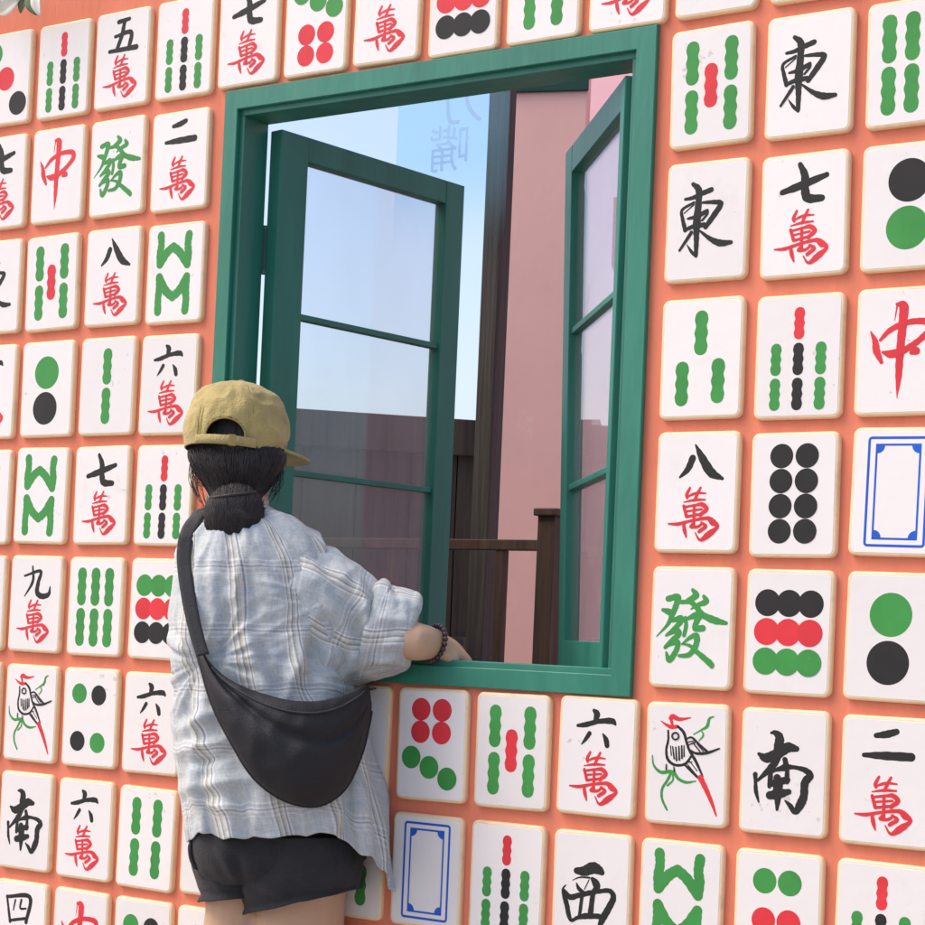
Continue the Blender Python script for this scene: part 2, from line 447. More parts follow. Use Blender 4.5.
# ------------------------------------------------------------------ tiles
G = {
 'east': [[[-37.3,36.5,4.6],[-24.2,37.8,6.6],[-8.8,43.1,8.0],[6.6,47.6,8.3]],[[-25.1,59.3,6.0],[-15.1,49.7,10.6],[-14.3,29.9,10.6],[-15.8,2.2,12.9],[-16.0,-14.2,10.3],[-15.4,-30.7,8.6],[-15.3,-52.9,6.6]],[[-14.9,-54.6,4.3],[-23.4,-46.2,5.0],[-31.8,-34.5,1.3]],[[-22.2,30.1,4.3],[-41.9,20.3,5.0],[-40.4,5.3,6.0],[-35.3,-11.8,7.3]],[[-6.5,28.8,4.3],[14.3,27.7,7.0],[23.8,24.0,8.3],[13.3,8.3,9.3],[-0.6,-9.6,7.6]],[[-38.1,14.9,2.0],[-22.0,26.8,2.3]],[[-31.7,5.8,3.6],[-16.0,7.9,7.3],[0.1,14.9,6.6]],[[1.0,15.6,5.6],[0.9,9.9,4.3],[-7.1,1.0,3.6]],[[-36.2,-11.7,5.0],[-20.7,-7.1,7.3],[-3.4,-6.0,7.6]],[[-24.6,-16.5,6.0],[-35.4,-31.6,5.0],[-43.7,-43.0,4.0]],[[-9.9,-15.0,3.3],[7.9,-28.6,7.0],[25.4,-36.5,10.3],[43.3,-36.7,6.0]]],
 'south': [[[-21.5,57.2,3.5],[-14.8,57.6,7.8],[-7.9,51.0,13.1],[-9.1,35.0,14.2],[-12.2,17.1,11.3],[-21.2,4.1,9.9],[-40.5,-15.1,3.9]],[[-40.2,24.9,4.6],[-28.5,19.5,13.4],[-11.6,26.0,15.0],[5.0,36.9,14.9],[19.7,36.1,8.5]],[[-44.7,-6.2,7.4],[-43.9,-17.1,5.3],[-42.5,-31.2,6.4],[-37.6,-46.8,2.8]],[[2.0,19.0,7.8],[6.1,9.6,7.8],[19.4,8.5,5.7],[34.5,5.6,8.1],[42.6,-1.7,10.6],[34.8,-12.7,11.7],[33.8,-32.1,11.7],[29.4,-43.8,12.7],[21.1,-56.7,8.5],[12.3,-47.9,7.1],[3.5,-40.7,1.8]],[[-9.2,-9.1,11.3],[-7.8,-21.3,14.9],[-7.4,-38.9,10.3],[-7.9,-55.7,4.2]],[[-21.9,-1.2,7.8],[-12.5,2.6,5.3],[3.4,7.7,10.6]],[[-20.1,0.7,6.4],[-20.3,-11.7,7.8],[-21.4,-22.4,6.0]],[[-20.2,-18.8,8.1],[-6.2,-14.2,10.6],[7.0,-10.5,8.8]],[[-20.5,-35.6,11.3],[-7.3,-32.8,13.4],[9.9,-27.9,8.1]],[[6.3,4.4,6.0],[6.1,-13.2,7.8]]],
 'fortune': [[[-40.8,43.4,8.4],[-24.6,46.4,9.5],[-26.2,35.0,9.2],[-32.6,19.2,8.4],[-40.1,3.4,5.5],[-58.7,-16.0,1.5]],[[-49.3,26.1,5.1],[-38.9,23.3,9.2],[-31.6,20.2,7.3]],[[-24.3,38.4,5.5],[-9.1,39.5,6.6],[-2.1,39.7,7.7],[9.4,30.1,7.7],[19.9,19.9,8.4],[38.1,12.8,10.3],[58.4,8.8,5.5]],[[0.5,58.0,5.1],[6.5,49.6,9.5],[-7.2,41.9,6.2]],[[19.6,48.6,5.1],[23.9,40.9,8.4],[10.2,35.1,6.2],[-1.6,28.4,1.8]],[[-32.2,10.1,5.5],[-17.7,13.6,9.5],[-21.8,4.0,7.7],[-41.4,-13.2,4.0]],[[-39.4,-12.2,3.3],[-24.4,-5.3,8.4],[-20.1,-10.6,8.1],[-30.9,-20.2,7.3],[-42.6,-31.6,5.5]],[[-41.7,-29.7,4.4],[-23.6,-22.6,8.4],[-21.8,-30.8,7.7],[-28.7,-44.8,8.4],[-35.6,-50.6,8.1],[-40.2,-39.8,3.7]],[[-10.1,15.3,4.8],[-8.5,2.6,5.9],[-11.3,-12.1,5.5]],[[-8.0,13.2,4.4],[12.8,21.1,10.6],[9.3,10.5,8.4],[6.7,-0.9,7.7],[19.7,-0.1,9.2]],[[-14.3,-25.9,2.2],[-0.7,-15.0,5.9],[10.2,-12.3,8.4],[8.9,-27.8,8.1],[-1.6,-41.3,7.0],[-18.0,-43.8,4.8]],[[-14.8,-25.0,1.8],[-0.1,-27.8,4.8],[12.3,-37.1,7.0],[35.0,-53.6,8.8],[37.2,-58.3,4.8]]],
 'west': [[[-26.8,30.9,10.3],[-12.8,31.6,16.0],[2.5,37.9,19.0],[13.4,35.7,15.0],[19.0,32.2,9.5]],[[-33.6,15.2,1.4],[-20.1,21.1,2.7],[-3.0,22.1,3.5]],[[-44.5,7.2,1.9],[-50.2,-0.3,4.1],[-46.8,-11.5,8.7],[-41.7,-25.9,9.0],[-37.8,-40.5,8.4],[-32.5,-47.8,6.0],[-21.8,-42.4,6.5],[-6.4,-38.2,9.8],[16.8,-36.2,8.2]],[[-48.0,-2.1,5.4],[-36.6,-11.5,9.5],[-21.8,-7.4,8.4],[-3.4,-2.0,8.4],[13.4,2.2,7.1],[33.3,5.1,7.9],[40.6,-4.5,10.3],[33.0,-21.5,11.4],[23.1,-38.8,11.7],[18.2,-50.2,8.2]],[[-25.9,11.2,2.4],[-21.6,3.5,6.8],[-13.5,-1.7,6.0]],[[-3.2,19.7,1.9],[-11.4,2.6,1.9]],[[2.0,21.0,6.3],[8.2,14.9,12.8],[10.8,8.4,11.4],[4.4,-3.1,8.7],[0.9,-33.3,9.8]],[[-15.3,-8.0,6.3],[-18.5,-38.3,6.0]]],
 'centre': [[[-9.1,68.6,4.9],[0.8,65.4,13.8],[1.1,46.0,13.8],[-0.9,15.3,12.5],[-2.2,-11.1,12.0],[-2.7,-39.7,9.4],[-4.1,-68.7,0.9]],[[-8.6,67.5,3.1],[-11.6,44.5,1.3]],[[-47.3,30.2,2.2],[-40.3,16.1,8.9],[-37.4,1.5,11.1],[-29.4,-15.4,5.8]],[[-32.3,17.3,4.9],[-17.9,31.1,8.5],[4.5,40.3,8.9],[24.7,42.1,9.4],[39.4,39.1,11.1],[40.9,28.5,10.7],[25.8,14.0,9.4],[8.2,2.7,9.8]],[[8.1,3.8,8.0],[21.7,2.1,6.7],[23.7,-2.4,8.0],[15.2,-3.1,6.7]],[[-28.1,-0.7,4.0],[-14.3,-3.9,12.5],[6.0,0.6,8.9]]],
 'six': [[[-7.8,72.5,5.7],[-2.2,67.1,11.4],[-3.8,58.0,8.6]],[[-35.7,46.8,5.3],[-21.2,49.2,8.6],[1.9,55.7,7.8],[24.9,57.7,10.2],[31.6,52.8,4.1]],[[-14.0,35.7,7.8],[-20.1,26.7,6.5],[-27.2,18.0,2.5]],[[10.2,36.4,2.9],[15.9,28.0,9.0],[18.4,19.0,8.6]]],
 'wan': [[[-11.0,6.4,4.1],[-15.9,-3.7,5.7],[-14.9,-8.8,4.5]],[[-15.7,-7.4,3.3],[-0.1,-1.8,4.5],[16.1,-1.9,2.5]],[[6.9,6.5,4.1],[1.2,-4.6,5.3],[-2.4,-13.0,4.1]],[[-20.5,-15.5,2.0],[-2.0,-12.1,4.5],[15.4,-11.7,2.9]],[[-20.2,-21.4,4.9],[-15.3,-36.8,5.3]],[[-20.6,-23.5,3.7],[0.7,-19.9,4.5],[11.1,-19.1,6.9],[18.4,-26.1,6.9],[8.4,-35.0,6.1]],[[-17.5,-30.0,3.3],[10.3,-26.3,3.7]],[[-15.2,-38.0,4.5],[8.4,-34.0,4.5]],[[-2.5,-20.1,4.5],[-2.0,-51.7,4.9]],[[-45.3,-49.0,2.5],[-28.3,-49.1,5.3],[-5.1,-43.8,4.5],[20.2,-40.2,6.1],[29.7,-46.1,10.2],[38.1,-52.9,4.9],[23.7,-64.8,9.8],[9.7,-73.5,4.5],[0.4,-61.7,1.6]],[[-19.4,-48.6,4.5],[-17.3,-59.0,6.1],[-14.0,-69.4,2.5]],[[-2.2,-47.6,4.5],[-7.0,-53.5,4.5],[4.6,-53.2,4.5],[12.5,-48.1,3.7]],[[10.8,-47.0,3.7],[18.0,-52.5,5.7],[7.3,-60.7,5.3]]],
 'seven': [[[-7.8,76.7,7.6],[0.2,59.0,12.4],[1.0,38.4,13.3],[6.4,24.2,14.3],[28.1,22.2,10.5]],[[-35.4,36.7,8.6],[-4.1,44.8,13.3],[34.9,56.5,8.6]]],
 'eight': [[[-8.4,52.3,11.3],[-15.9,35.6,10.3],[-28.8,23.1,3.8]],[[-4.2,72.8,2.8],[6.9,53.9,12.2],[23.2,30.5,15.0],[42.9,20.5,5.6]]],
 'two': [[[-17.7,65.6,7.4],[-1.5,68.4,11.1],[12.8,72.8,9.2]],[[-34.9,36.5,6.5],[-4.8,37.3,12.0],[35.7,38.0,12.9]]],
 'nine': [[[-11.0,72.3,4.2],[-9.0,43.4,7.3],[-29.0,14.1,2.6]],[[-31.8,53.5,4.2],[10.1,63.7,7.3],[5.8,41.1,9.4],[4.1,22.7,11.5],[17.0,15.2,11.5],[34.9,19.3,9.4],[38.2,33.9,3.1]]],
 'five': [[[-11.8,72.4,9.3],[15.6,74.9,8.0]],[[3.7,72.7,9.3],[-2.3,45.8,10.0],[-13.6,19.6,9.3]],[[-19.6,45.0,6.6],[20.7,48.4,10.0],[16.7,17.4,10.0]],[[-32.5,17.6,8.0],[36.4,18.0,10.6]]],
 'four': [[[-37.4,61.8,5.5],[-26.2,13.9,7.1]],[[-37.3,60.7,6.5],[23.7,65.8,9.3],[17.0,17.3,8.7]],[[-14.4,56.1,4.9],[-18.5,36.9,3.3]],[[1.8,57.9,5.5],[-0.2,42.3,4.9],[15.3,42.9,3.8]],[[-24.8,16.3,6.0],[16.5,24.4,6.0]]],
 'bird_black': [[[-31.8,50.1,3.5],[-31.2,36.1,4.1],[-34.1,20.8,4.3],[-31.0,5.8,5.0],[-18.7,-1.9,4.5],[-2.1,0.4,4.3],[9.7,14.1,3.9]],[[-16.5,58.0,3.9],[-5.4,48.5,5.2],[0.0,33.8,4.5],[5.3,21.3,4.5],[16.7,5.0,5.0],[28.5,-16.6,3.0]],[[-3.3,0.3,3.9],[10.3,-10.5,4.7],[22.6,-20.7,3.9]],[[1.5,1.3,1.5],[15.1,-12.3,1.7]],[[5.3,5.9,1.5],[19.7,-9.4,1.7]],[[3.8,3.0,1.3],[10.8,4.5,1.5]],[[-27.2,27.7,1.7],[-25.3,12.7,2.2]],[[-23.3,25.8,2.2],[-20.3,7.7,2.8]],[[-18.0,25.1,2.6],[-16.1,5.2,3.2]],[[-12.8,26.5,2.6],[-11.4,6.4,3.2]],[[-8.1,27.9,2.6],[-7.0,9.3,3.0]],[[-4.3,29.2,1.7],[-3.5,12.1,2.4]],[[-0.2,39.2,2.6],[9.2,41.3,3.2],[22.7,30.6,3.9],[34.8,21.6,4.3]],[[4.1,23.4,3.0],[16.2,17.8,4.1],[34.9,19.5,4.5],[55.2,27.1,2.6]],[[1.7,33.9,1.7],[13.0,36.8,1.7]],[[2.6,29.3,1.7],[14.9,34.8,2.2]],[[12.0,32.5,2.2],[23.1,20.8,2.2]],[[17.4,32.4,1.7],[29.0,21.2,1.7]],[[-33.2,-0.8,1.9],[-33.3,-9.4,2.8]],[[-20.5,-4.2,1.9],[-19.2,-11.6,2.8]],[[-13.5,42.6,2.8],[-14.7,38.9,2.8],[-18.7,37.1,2.8],[-22.9,38.4,2.8],[-24.7,41.9,2.8],[-23.2,45.7,2.8],[-19.2,47.4,2.8],[-15.1,46.2,2.8],[-13.5,42.6,2.8]]],
 'bird_red': [[[-45.0,64.9,1.3],[-35.8,59.2,4.3],[-26.5,55.8,6.5],[-17.0,56.9,5.6]],[[-29.5,69.0,4.7],[-24.4,71.9,8.2],[-12.2,68.4,6.0],[6.7,71.6,1.7]],[[-27.6,68.7,5.6],[-24.8,59.2,4.3]],[[24.8,-19.0,9.5],[35.0,-36.4,8.2],[45.3,-56.8,6.0],[52.6,-74.5,2.6]]],
 'bird_green': [[[10.9,45.9,1.7],[24.0,53.6,2.8],[33.7,59.6,5.2],[37.4,71.5,3.9],[45.2,75.0,1.7]],[[23.6,53.6,1.7],[27.9,45.9,3.0],[20.5,36.9,1.7]],[[-57.9,11.5,1.7],[-54.8,-4.5,3.7],[-42.2,-14.4,5.2],[-23.0,-12.6,5.6],[-11.8,-22.9,5.0],[1.5,-27.3,4.5],[18.0,-24.3,1.7]],[[-25.3,-15.3,4.7],[-31.5,-27.0,4.3],[-39.6,-40.2,4.3],[-39.2,-55.3,4.1],[-30.5,-71.2,3.5]],[[-21.6,-17.2,3.0],[-21.9,-25.8,3.0],[-30.5,-34.1,3.0]]],
}

ADJ = {(1, 0): (0.017, 0.007), (2, 0): (0.004, 0.002), (1, 1): (0.003, -0.005), (2, 1): (0.006, -0.006), (3, 1): (0.016, 0.012), (1, 2): (-0.008, 0.004), (2, 2): (0.02, 0.001), (3, 2): (0.026, 0.02), (1, 3): (0.004, -0.002), (2, 3): (0.014, -0.002), (3, 3): (0.006, 0.012), (1, 4): (-0.011, -0.01), (2, 4): (0.009, -0.01), (3, 4): (0.014, -0.006), (1, 5): (-0.013, -0.006), (2, 5): (-0.004, -0.001), (1, 6): (-0.003, 0.006), (2, 6): (-0.0, 0.003), (3, 6): (-0.004, 0.009), (2, 7): (0.003, 0.009), (3, 7): (-0.007, 0.02), (10, 1): (-0.032, -0.017), (11, 1): (0.003, -0.006), (10, 2): (-0.024, -0.012), (11, 2): (0.005, 0.008), (12, 2): (0.029, 0.012), (10, 3): (-0.02, 0.007), (11, 3): (0.005, 0.027), (12, 3): (0.027, 0.023), (10, 4): (-0.015, -0.006), (11, 4): (0.007, 0.017), (10, 5): (-0.014, -0.01), (11, 5): (0.007, -0.002), (12, 5): (0.026, 0.003), (10, 6): (-0.009, -0.011), (11, 6): (0.014, -0.01), (12, 6): (0.033, -0.001), (7, 6): (-0.018, -0.003), (8, 6): (-0.017, -0.003), (9, 6): (-0.012, -0.014), (4, 0): (-0.01, -0.019), (5, 0): (-0.02, -0.021), (6, 0): (-0.032, -0.023)}
CADJ = {0: 0.0, 1: -.002, 2: .007, 3: .009, 4: -.010, 5: -.020, 6: -.030, 7: -.018, 8: -.017, 9: -.012, 10: -.019, 11: .007, 12: .029, 13: .04}
RADJ = {0: 0.0}


def rrect(w, h, r, n=5):
    out = []
    for cx, cz, a0 in ((w / 2 - r, h / 2 - r, 0), (-w / 2 + r, h / 2 - r, 90), (-w / 2 + r, -h / 2 + r, 180), (w / 2 - r, -h / 2 + r, 270)):
        for k in range(n + 1):
            a = R_(a0 + 90 * k / n)
            out.append((cx + r * math.cos(a), cz + r * math.sin(a)))
    return out


def body_mesh():
    bm = bmesh.new()
    prof = [(0, TT + 0.001, 0), (0, 0.0034, 0), (0.0008, 0.0016, 0), (0.0022, 0.0005, 0), (0.0042, 0.0, 0)]
    rings = []
    for ins, y, _ in prof:
        rings.append([bm.verts.new((x, y, z)) for x, z in rrect(TW - 2 * ins, TH - 2 * ins, 0.012 - ins)])
    for a, b in zip(rings, rings[1:]):
        n = len(a)
        for k in range(n):
            bm.faces.new((a[k], a[(k + 1) % n], b[(k + 1) % n], b[k]))
    bm.faces.new(rings[-1])
    bmesh.ops.recalc_face_normals(bm, faces=bm.faces)
    for f in bm.faces: f.smooth = len(f.verts) == 4
    me = bpy.data.meshes.new('tile_body'); bm.to_mesh(me); bm.free()
    me.materials.append(M['rim']); return me


def face_mesh():
    bm = bmesh.new()
    a = [bm.verts.new((x, 0.0002, z)) for x, z in rrect(TW - 0.0100, TH - 0.0100, 0.0080)]
    b = [bm.verts.new((x, -0.0005, z)) for x, z in rrect(TW - 0.0110, TH - 0.0110, 0.0075)]
    n = len(a)
    for k in range(n): bm.faces.new((a[k], a[(k + 1) % n], b[(k + 1) % n], b[k]))
    bm.faces.new(b)
    bmesh.ops.recalc_face_normals(bm, faces=bm.faces)
    me = bpy.data.meshes.new('tile_face'); bm.to_mesh(me); bm.free()
    me.materials.append(M['face']); return me


FY = -0.00058                              # the paint film stands just proud of the face


def strokes_mesh(name, strokes, m):
    bm = bmesh.new()
    for si, st in enumerate(strokes):
        y = FY - 0.00004 * si
        p = smooth_path([(a * 0.001, b * 0.001, c * 0.001) for a, b, c in st], 7)
        L_, R2 = [], []
        for i, (x, z, w_) in enumerate(p):
            x0, z0, _ = p[max(0, i - 1)]; x1, z1, _ = p[min(len(p) - 1, i + 1)]
            dx, dz = x1 - x0, z1 - z0; l = math.hypot(dx, dz) or 1
            nx, nz = -dz / l, dx / l
            w_ = max(w_, 0.0004) * (1 + 0.05 * math.sin(i * 1.7 + si))
            L_.append((x + nx * w_ / 2, z + nz * w_ / 2)); R2.append((x - nx * w_ / 2, z - nz * w_ / 2))
        for (a, b), (c, d), (e, f), (g, h) in zip(L_, R2, L_[1:], R2[1:]):
            vs = [bm.verts.new((q[0], y, q[1])) for q in ((a, b), (c, d), (g, h), (e, f))]
            bm.faces.new(vs)
        y -= 0.00002                       # round ends
        for (x, z, w_) in (p[0], p[-1]):
            if w_ > 0.002:
                bm.faces.new([bm.verts.new((x + w_ / 2 * math.cos(2 * math.pi * k / 14), y, z + w_ / 2 * math.sin(2 * math.pi * k / 14))) for k in range(14)])
                y -= 0.00001
        for (x, z, w_) in p[1:-1:3]:       # joints
            bm.faces.new([bm.verts.new((x + w_ / 2 * math.cos(2 * math.pi * k / 12), y, z + w_ / 2 * math.sin(2 * math.pi * k / 12))) for k in range(12)])
            y -= 0.000004
    for f in bm.faces:
        if f.normal.y > 0 or f.calc_area() < 0: f.normal_flip()
    bm.normal_update()
    for f in bm.faces:
        if f.normal.y > 0: f.normal_flip()
    me = bpy.data.meshes.new(name); bm.to_mesh(me); bm.free()
    me.materials.append(M[m]); return me


def poly_mesh(name, polys, m, y=FY):
    bm = bmesh.new()
    for i, pl in enumerate(polys):
        f = bm.faces.new([bm.verts.new((x, y - 0.00003 * i, z)) for x, z in pl])
    bm.normal_update()
    for f in bm.faces:
        if f.normal.y > 0: f.normal_flip()
    me = bpy.data.meshes.new(name); bm.to_mesh(me); bm.free()
    me.materials.append(M[m]); return me


BODY, FACE = body_mesh(), face_mesh()
MC = {}


def dot(u, v, r, c):
    """a round dot of radius r (share of the width) at (u, v) of the face"""
    k = ('dot', round(r, 3), c)
    if k not in MC:
        MC[k] = poly_mesh('dot', [[(r * TW * math.cos(2 * math.pi * i / 40), r * TW * math.sin(2 * math.pi * i / 40)) for i in range(40)]], c)
    return ('dot', MC[k], (u, v))


def stick(u, v, w_, h_, c):
    k = ('stick', w_, h_, c)
    if k not in MC:
        W2, H2 = w_ * TW / 2, h_ * TH / 2
        side = []
        for i in range(31):
            t = -1 + 2 * i / 30
            z = t * (H2 - W2 * 0.85)
            x = W2 * (0.90 + 0.10 * math.cos(t * math.pi * 2.4))
            side.append((x, z))
        top = [(side[-1][0] * math.cos(a), side[-1][1] + W2 * 0.85 * math.sin(a)) for a in np.linspace(0.12, math.pi - 0.12, 13)]
        half = side + top + [(-x, z) for x, z in side[::-1]] + [(x, -z) for x, z in top[::-1]]
        MC[k] = poly_mesh('bamboo_stick', [half], c)
    return ('bamboo_stick', MC[k], (u, v))


def gl(name, key, c):
    if key + c not in MC: MC[key + c] = strokes_mesh(name, G[key], c)
    return (name, MC[key + c], None)


def wans(k): return [gl('numeral', k, 'black'), gl('character', 'wan', 'red')]


def uv_strokes(pts):
    return [[((u - 0.5) * TW * 1000, (0.5 - v) * TH * 1000, w_ * TW * 1000) for u, v, w_ in st] for st in pts]


for k_, f_ in (('fortune', 1.14), ('south', 1.08), ('east', 1.05), ('wan', 1.04)):
    G[k_] = [[(a, b, c * f_) for a, b, c in st] for st in G[k_]]
G['bird_crest'], G['bird_tail'] = G['bird_red'][:3], G['bird_red'][3:]
G['bird_twig'], G['bird_leaf'] = G['bird_green'][:2], G['bird_green'][2:]
G['w_top'] = uv_strokes([[(.235, .115, .125), (.245, .20, .115), (.23, .30, .125), (.235, .40, .115)],
                         [(.235, .40, .12), (.35, .29, .125), (.46, .235, .115)], [(.46, .235, .12), (.58, .30, .125), (.715, .42, .12)],
                         [(.725, .13, .125), (.71, .22, .115), (.725, .31, .125), (.715, .42, .115)]])
G['w_bot'] = uv_strokes([[(.235, .53, .12), (.245, .63, .125), (.23, .74, .115), (.235, .87, .125)],
                         [(.235, .53, .12), (.35, .66, .125), (.48, .735, .115)], [(.48, .735, .12), (.60, .67, .125), (.715, .545, .12)],
                         [(.715, .545, .115), (.705, .66, .125), (.72, .77, .115), (.71, .875, .125)]])


def dragon_frame():
    if 'wd' not in MC:
        bm = bmesh.new()

        def ring(hw, hh, t, r, y):
            a = rrect(2 * hw, 2 * hh, r); b = rrect(2 * (hw - t), 2 * (hh - t), max(r - t, 0.001))
            va = [bm.verts.new((x, y, z)) for x, z in a]; vb = [bm.verts.new((x, y, z)) for x, z in b]
            n = len(a)
            for k in range(n): bm.faces.new((va[k], va[(k + 1) % n], vb[(k + 1) % n], vb[k]))
        ring(0.33 * TW, 0.428 * TH, 0.0040, 0.006, FY)
        ring(0.245 * TW, 0.372 * TH, 0.0032, 0.0012, FY)
        hw, hh = 0.245 * TW - 0.003, 0.372 * TH - 0.003
        for sx, sz in ((1, 1), (1, -1), (-1, 1), (-1, -1)):
            pts = [(sx * hw, sz * hh)] + [(sx * (hw - 0.011 * math.cos(a)), sz * (hh - 0.011 * math.sin(a))) for a in np.linspace(0, math.pi / 2, 9)]
            bm.faces.new([bm.verts.new((x, FY - 0.00005, z)) for x, z in pts])
        bm.normal_update()
        for f in bm.faces:
            if f.normal.y > 0: f.normal_flip()
        me = bpy.data.meshes.new('blue_border'); bm.to_mesh(me); bm.free(); me.materials.append(M['blue'])
        MC['wd'] = me
    return ('blue_border', MC['wd'], None)


def rot180(parts): return [(n, me, None if p is None else (1 - p[0], 1 - p[1])) for n, me, p in parts]


def nine(a, b, c): return [dot(u, v, .145, k) for v, k in ((.27, a), (.5, b), (.735, c)) for u in (.255, .5, .745)]


seven_dots = [dot(u, v, .135, 'red') for u in (.34, .64) for v in (.19, .39)] + [dot(.22, .62, .135, 'green'), dot(.48, .70, .135, 'green'), dot(.74, .79, .135, 'green')]
seven_bam = [stick(.5, .235, .125, .26, 'red')] + [stick(u, v, .125, .26, 'black' if u == .5 else 'green') for u in (.245, .5, .755) for v in (.52, .80)]
D = {   # key: (description on the label, short name for neighbours, parts)
    'dots3': ('three dots in a falling diagonal', 'three-dot', [dot(.24, .22, .17, 'green'), dot(.5, .5, .17, 'red'), dot(.76, .78, .17, 'black')]),
    'bam7': ('one red over six green and black bamboo sticks', 'seven-bamboo', seven_bam),
    'wan5': ('black 五 over red 萬', '五萬', wans('five')),
    'wan7': ('black 七 over red 萬', '七萬', wans('seven')),
    'wan2': ('black 二 over red 萬', '二萬', wans('two')),
    'wan6': ('black 六 over red 萬', '六萬', wans('six')),
    'wan8': ('black 八 over red 萬', '八萬', wans('eight')),
    'wan9': ('black 九 over red 萬', '九萬', wans('nine')),
    'wan4': ('black 四 over red 萬', '四萬', wans('four')),
    'dots7': ('four red dots over three green dots', 'seven-dot', seven_dots),
    'dots7f': ('three green dots over four red dots', 'upturned seven-dot', rot180(seven_dots)),
    'dots9a': ('rows of green, red and black dots', 'nine-dot', nine('green', 'red', 'black')),
    'dots9b': ('rows of black, red and green dots', 'nine-dot', nine('black', 'red', 'green')),
    'bam4': ('four green bamboo sticks', 'four-bamboo', [stick(u, v, .165, .37, 'green') for u in (.32, .69) for v in (.29, .695)]),
    'bam5': ('one red between four green bamboo sticks', 'five-bamboo', [stick(u, v, .165, .37, 'green') for u in (.27, .74) for v in (.29, .70)] + [stick(.5, .495, .165, .37, 'red')]),
    'bam6': ('six green bamboo sticks', 'six-bamboo', [stick(u, v, .165, .385, 'green') for u in (.25, .5, .75) for v in (.30, .71)]),
    'bam3': ('three green bamboo sticks', 'three-bamboo', [stick(.49, .29, .165, .37, 'green'), stick(.275, .705, .165, .37, 'green'), stick(.71, .69, .165, .37, 'green')]),
    'bam2': ('two stacked green bamboo sticks', 'two-bamboo', [stick(.5, .30, .165, .37, 'green'), stick(.5, .70, .165, .37, 'green')]),
    'bam8': ('green bamboo zigzags like W over M', 'W-and-M', [gl('bamboo_zigzag', 'w_top', 'green'), gl('bamboo_zigzag', 'w_bot', 'green')]),
    'east': ('a black 東', '東', [gl('character', 'east', 'black')]),
    'south': ('a black 南', '南', [gl('character', 'south', 'black')]),
    'west': ('a black 西', '西', [gl('character', 'west', 'black')]),
    'centre': ('a red 中', '中', [gl('character', 'centre', 'red')]),
    'fortune': ('a green 發', '發', [gl('character', 'fortune', 'green')]),
    'dots2': ('one green dot over one black dot', 'two-dot', [dot(.49, .33, .228, 'green'), dot(.48, .70, .228, 'black')]),
    'dots2f': ('one black dot over one green dot', 'upturned two-dot', [dot(.52, .30, .228, 'black'), dot(.51, .67, .228, 'green')]),
    'dots8': ('eight black dots in two columns', 'eight-dot', [dot(u, v, .132, 'black') for u in (.355, .645) for v in (.19, .39, .59, .79)]),
    'dots6': ('two green dots over four red dots', 'six-dot', [dot(u, .24, .135, 'green') for u in (.345, .63)] + [dot(u, v, .135, 'red') for u in (.345, .63) for v in (.55, .76)]),
    'dots4': ('green and black dots at four corners', 'four-dot', [dot(.30, .26, .135, 'green'), dot(.655, .27, .135, 'black'), dot(.295, .74, .135, 'black'), dot(.66, .745, .135, 'green')]),
    'white': ('an empty blue double border', 'blue-bordered', [dragon_frame()]),
    'bird': ('a bird with red crest on green leaves', 'bird', [gl('bird_drawing', 'bird_black', 'black'), gl('bird_crest', 'bird_crest', 'red'), gl('bird_tail', 'bird_tail', 'red'), gl('leaf_spray', 'bird_leaf', 'green'), gl('twig', 'bird_twig', 'green')]),
}
# columns -1 .. 13 of rows 0 .. 8; '-' marks the window
MAP = """bam4 dots3 bam7 wan5 bam7 wan7 dots7f wan2 dots9a bam4 wan5 east south dots2 wan9
wan6 wan7 centre fortune wan2 - - - - - - bam5 east bam6 wan4
bam2 east bam5 wan8 bam8 - - - - - - east wan7 dots2f south
dots9a wan6 dots2 bam2 wan6 - - - - - - bam3 bam7 centre bam6
bird dots8 bam8 wan7 bam7 - - - - - - wan8 dots8 white bam4
wan2 east wan9 bam6 dots9a - - - - - - fortune dots9b dots2 wan7
bam4 south bird dots4 wan6 bam6 wan4 bam2 dots7 bam5 wan6 bird south wan2 dots8
dots2 fortune south wan6 bam4 bam2 east bam4 white bam7 west bam8 dots6 bam7 bam5
wan8 wan7 wan4 centre dots4 east wan2 bam5 wan7 dots2 bam6 wan9 bird east fortune"""
tiles = {}
for r, line in enumerate(MAP.split('\n')):
    for i, k in enumerate(line.split()):
        if k != '-': tiles[(i - 1, r)] = k


def tile_label(c, r):
    k = tiles[(c, r)]
    desc = D[k][0]
    same = [t for t, kk in tiles.items() if D[kk][0] == desc and t != (c, r)]
    base = ('white mahjong tile with ' if len(desc.split()) < 8 else 'white tile with ') + desc

    def rel(t, d): return D[tiles[(t[0] + d[0], t[1] + d[1])]][1] if (t[0] + d[0], t[1] + d[1]) in tiles else None
    dirs = [((0, -1), 'below'), ((0, 1), 'above'), ((-1, 0), 'right of'), ((1, 0), 'left of')]

    def seen(t): return 0 <= t[0] <= 12 and 0 <= t[1] <= 7 and t not in HIDDEN
    opts = [(d,) for d in dirs] + [(a, b) for i, a in enumerate(dirs) for b in dirs[i + 1:]]
    if not same: return base
    for strict in (True, False):
        for o in opts:
            v = [rel((c, r), d[0]) for d in o]
            if None in v: continue
            if strict and not all(seen((c + d[0][0], r + d[0][1])) for d in o): continue
            if any(all(rel(t, d[0]) == x for d, x in zip(o, v)) for t in same): continue
            return base + ', ' + ' and '.join(f'{d[1]} the {x} tile' for d, x in zip(o, v))
    return base + ', at the edge of the wall'


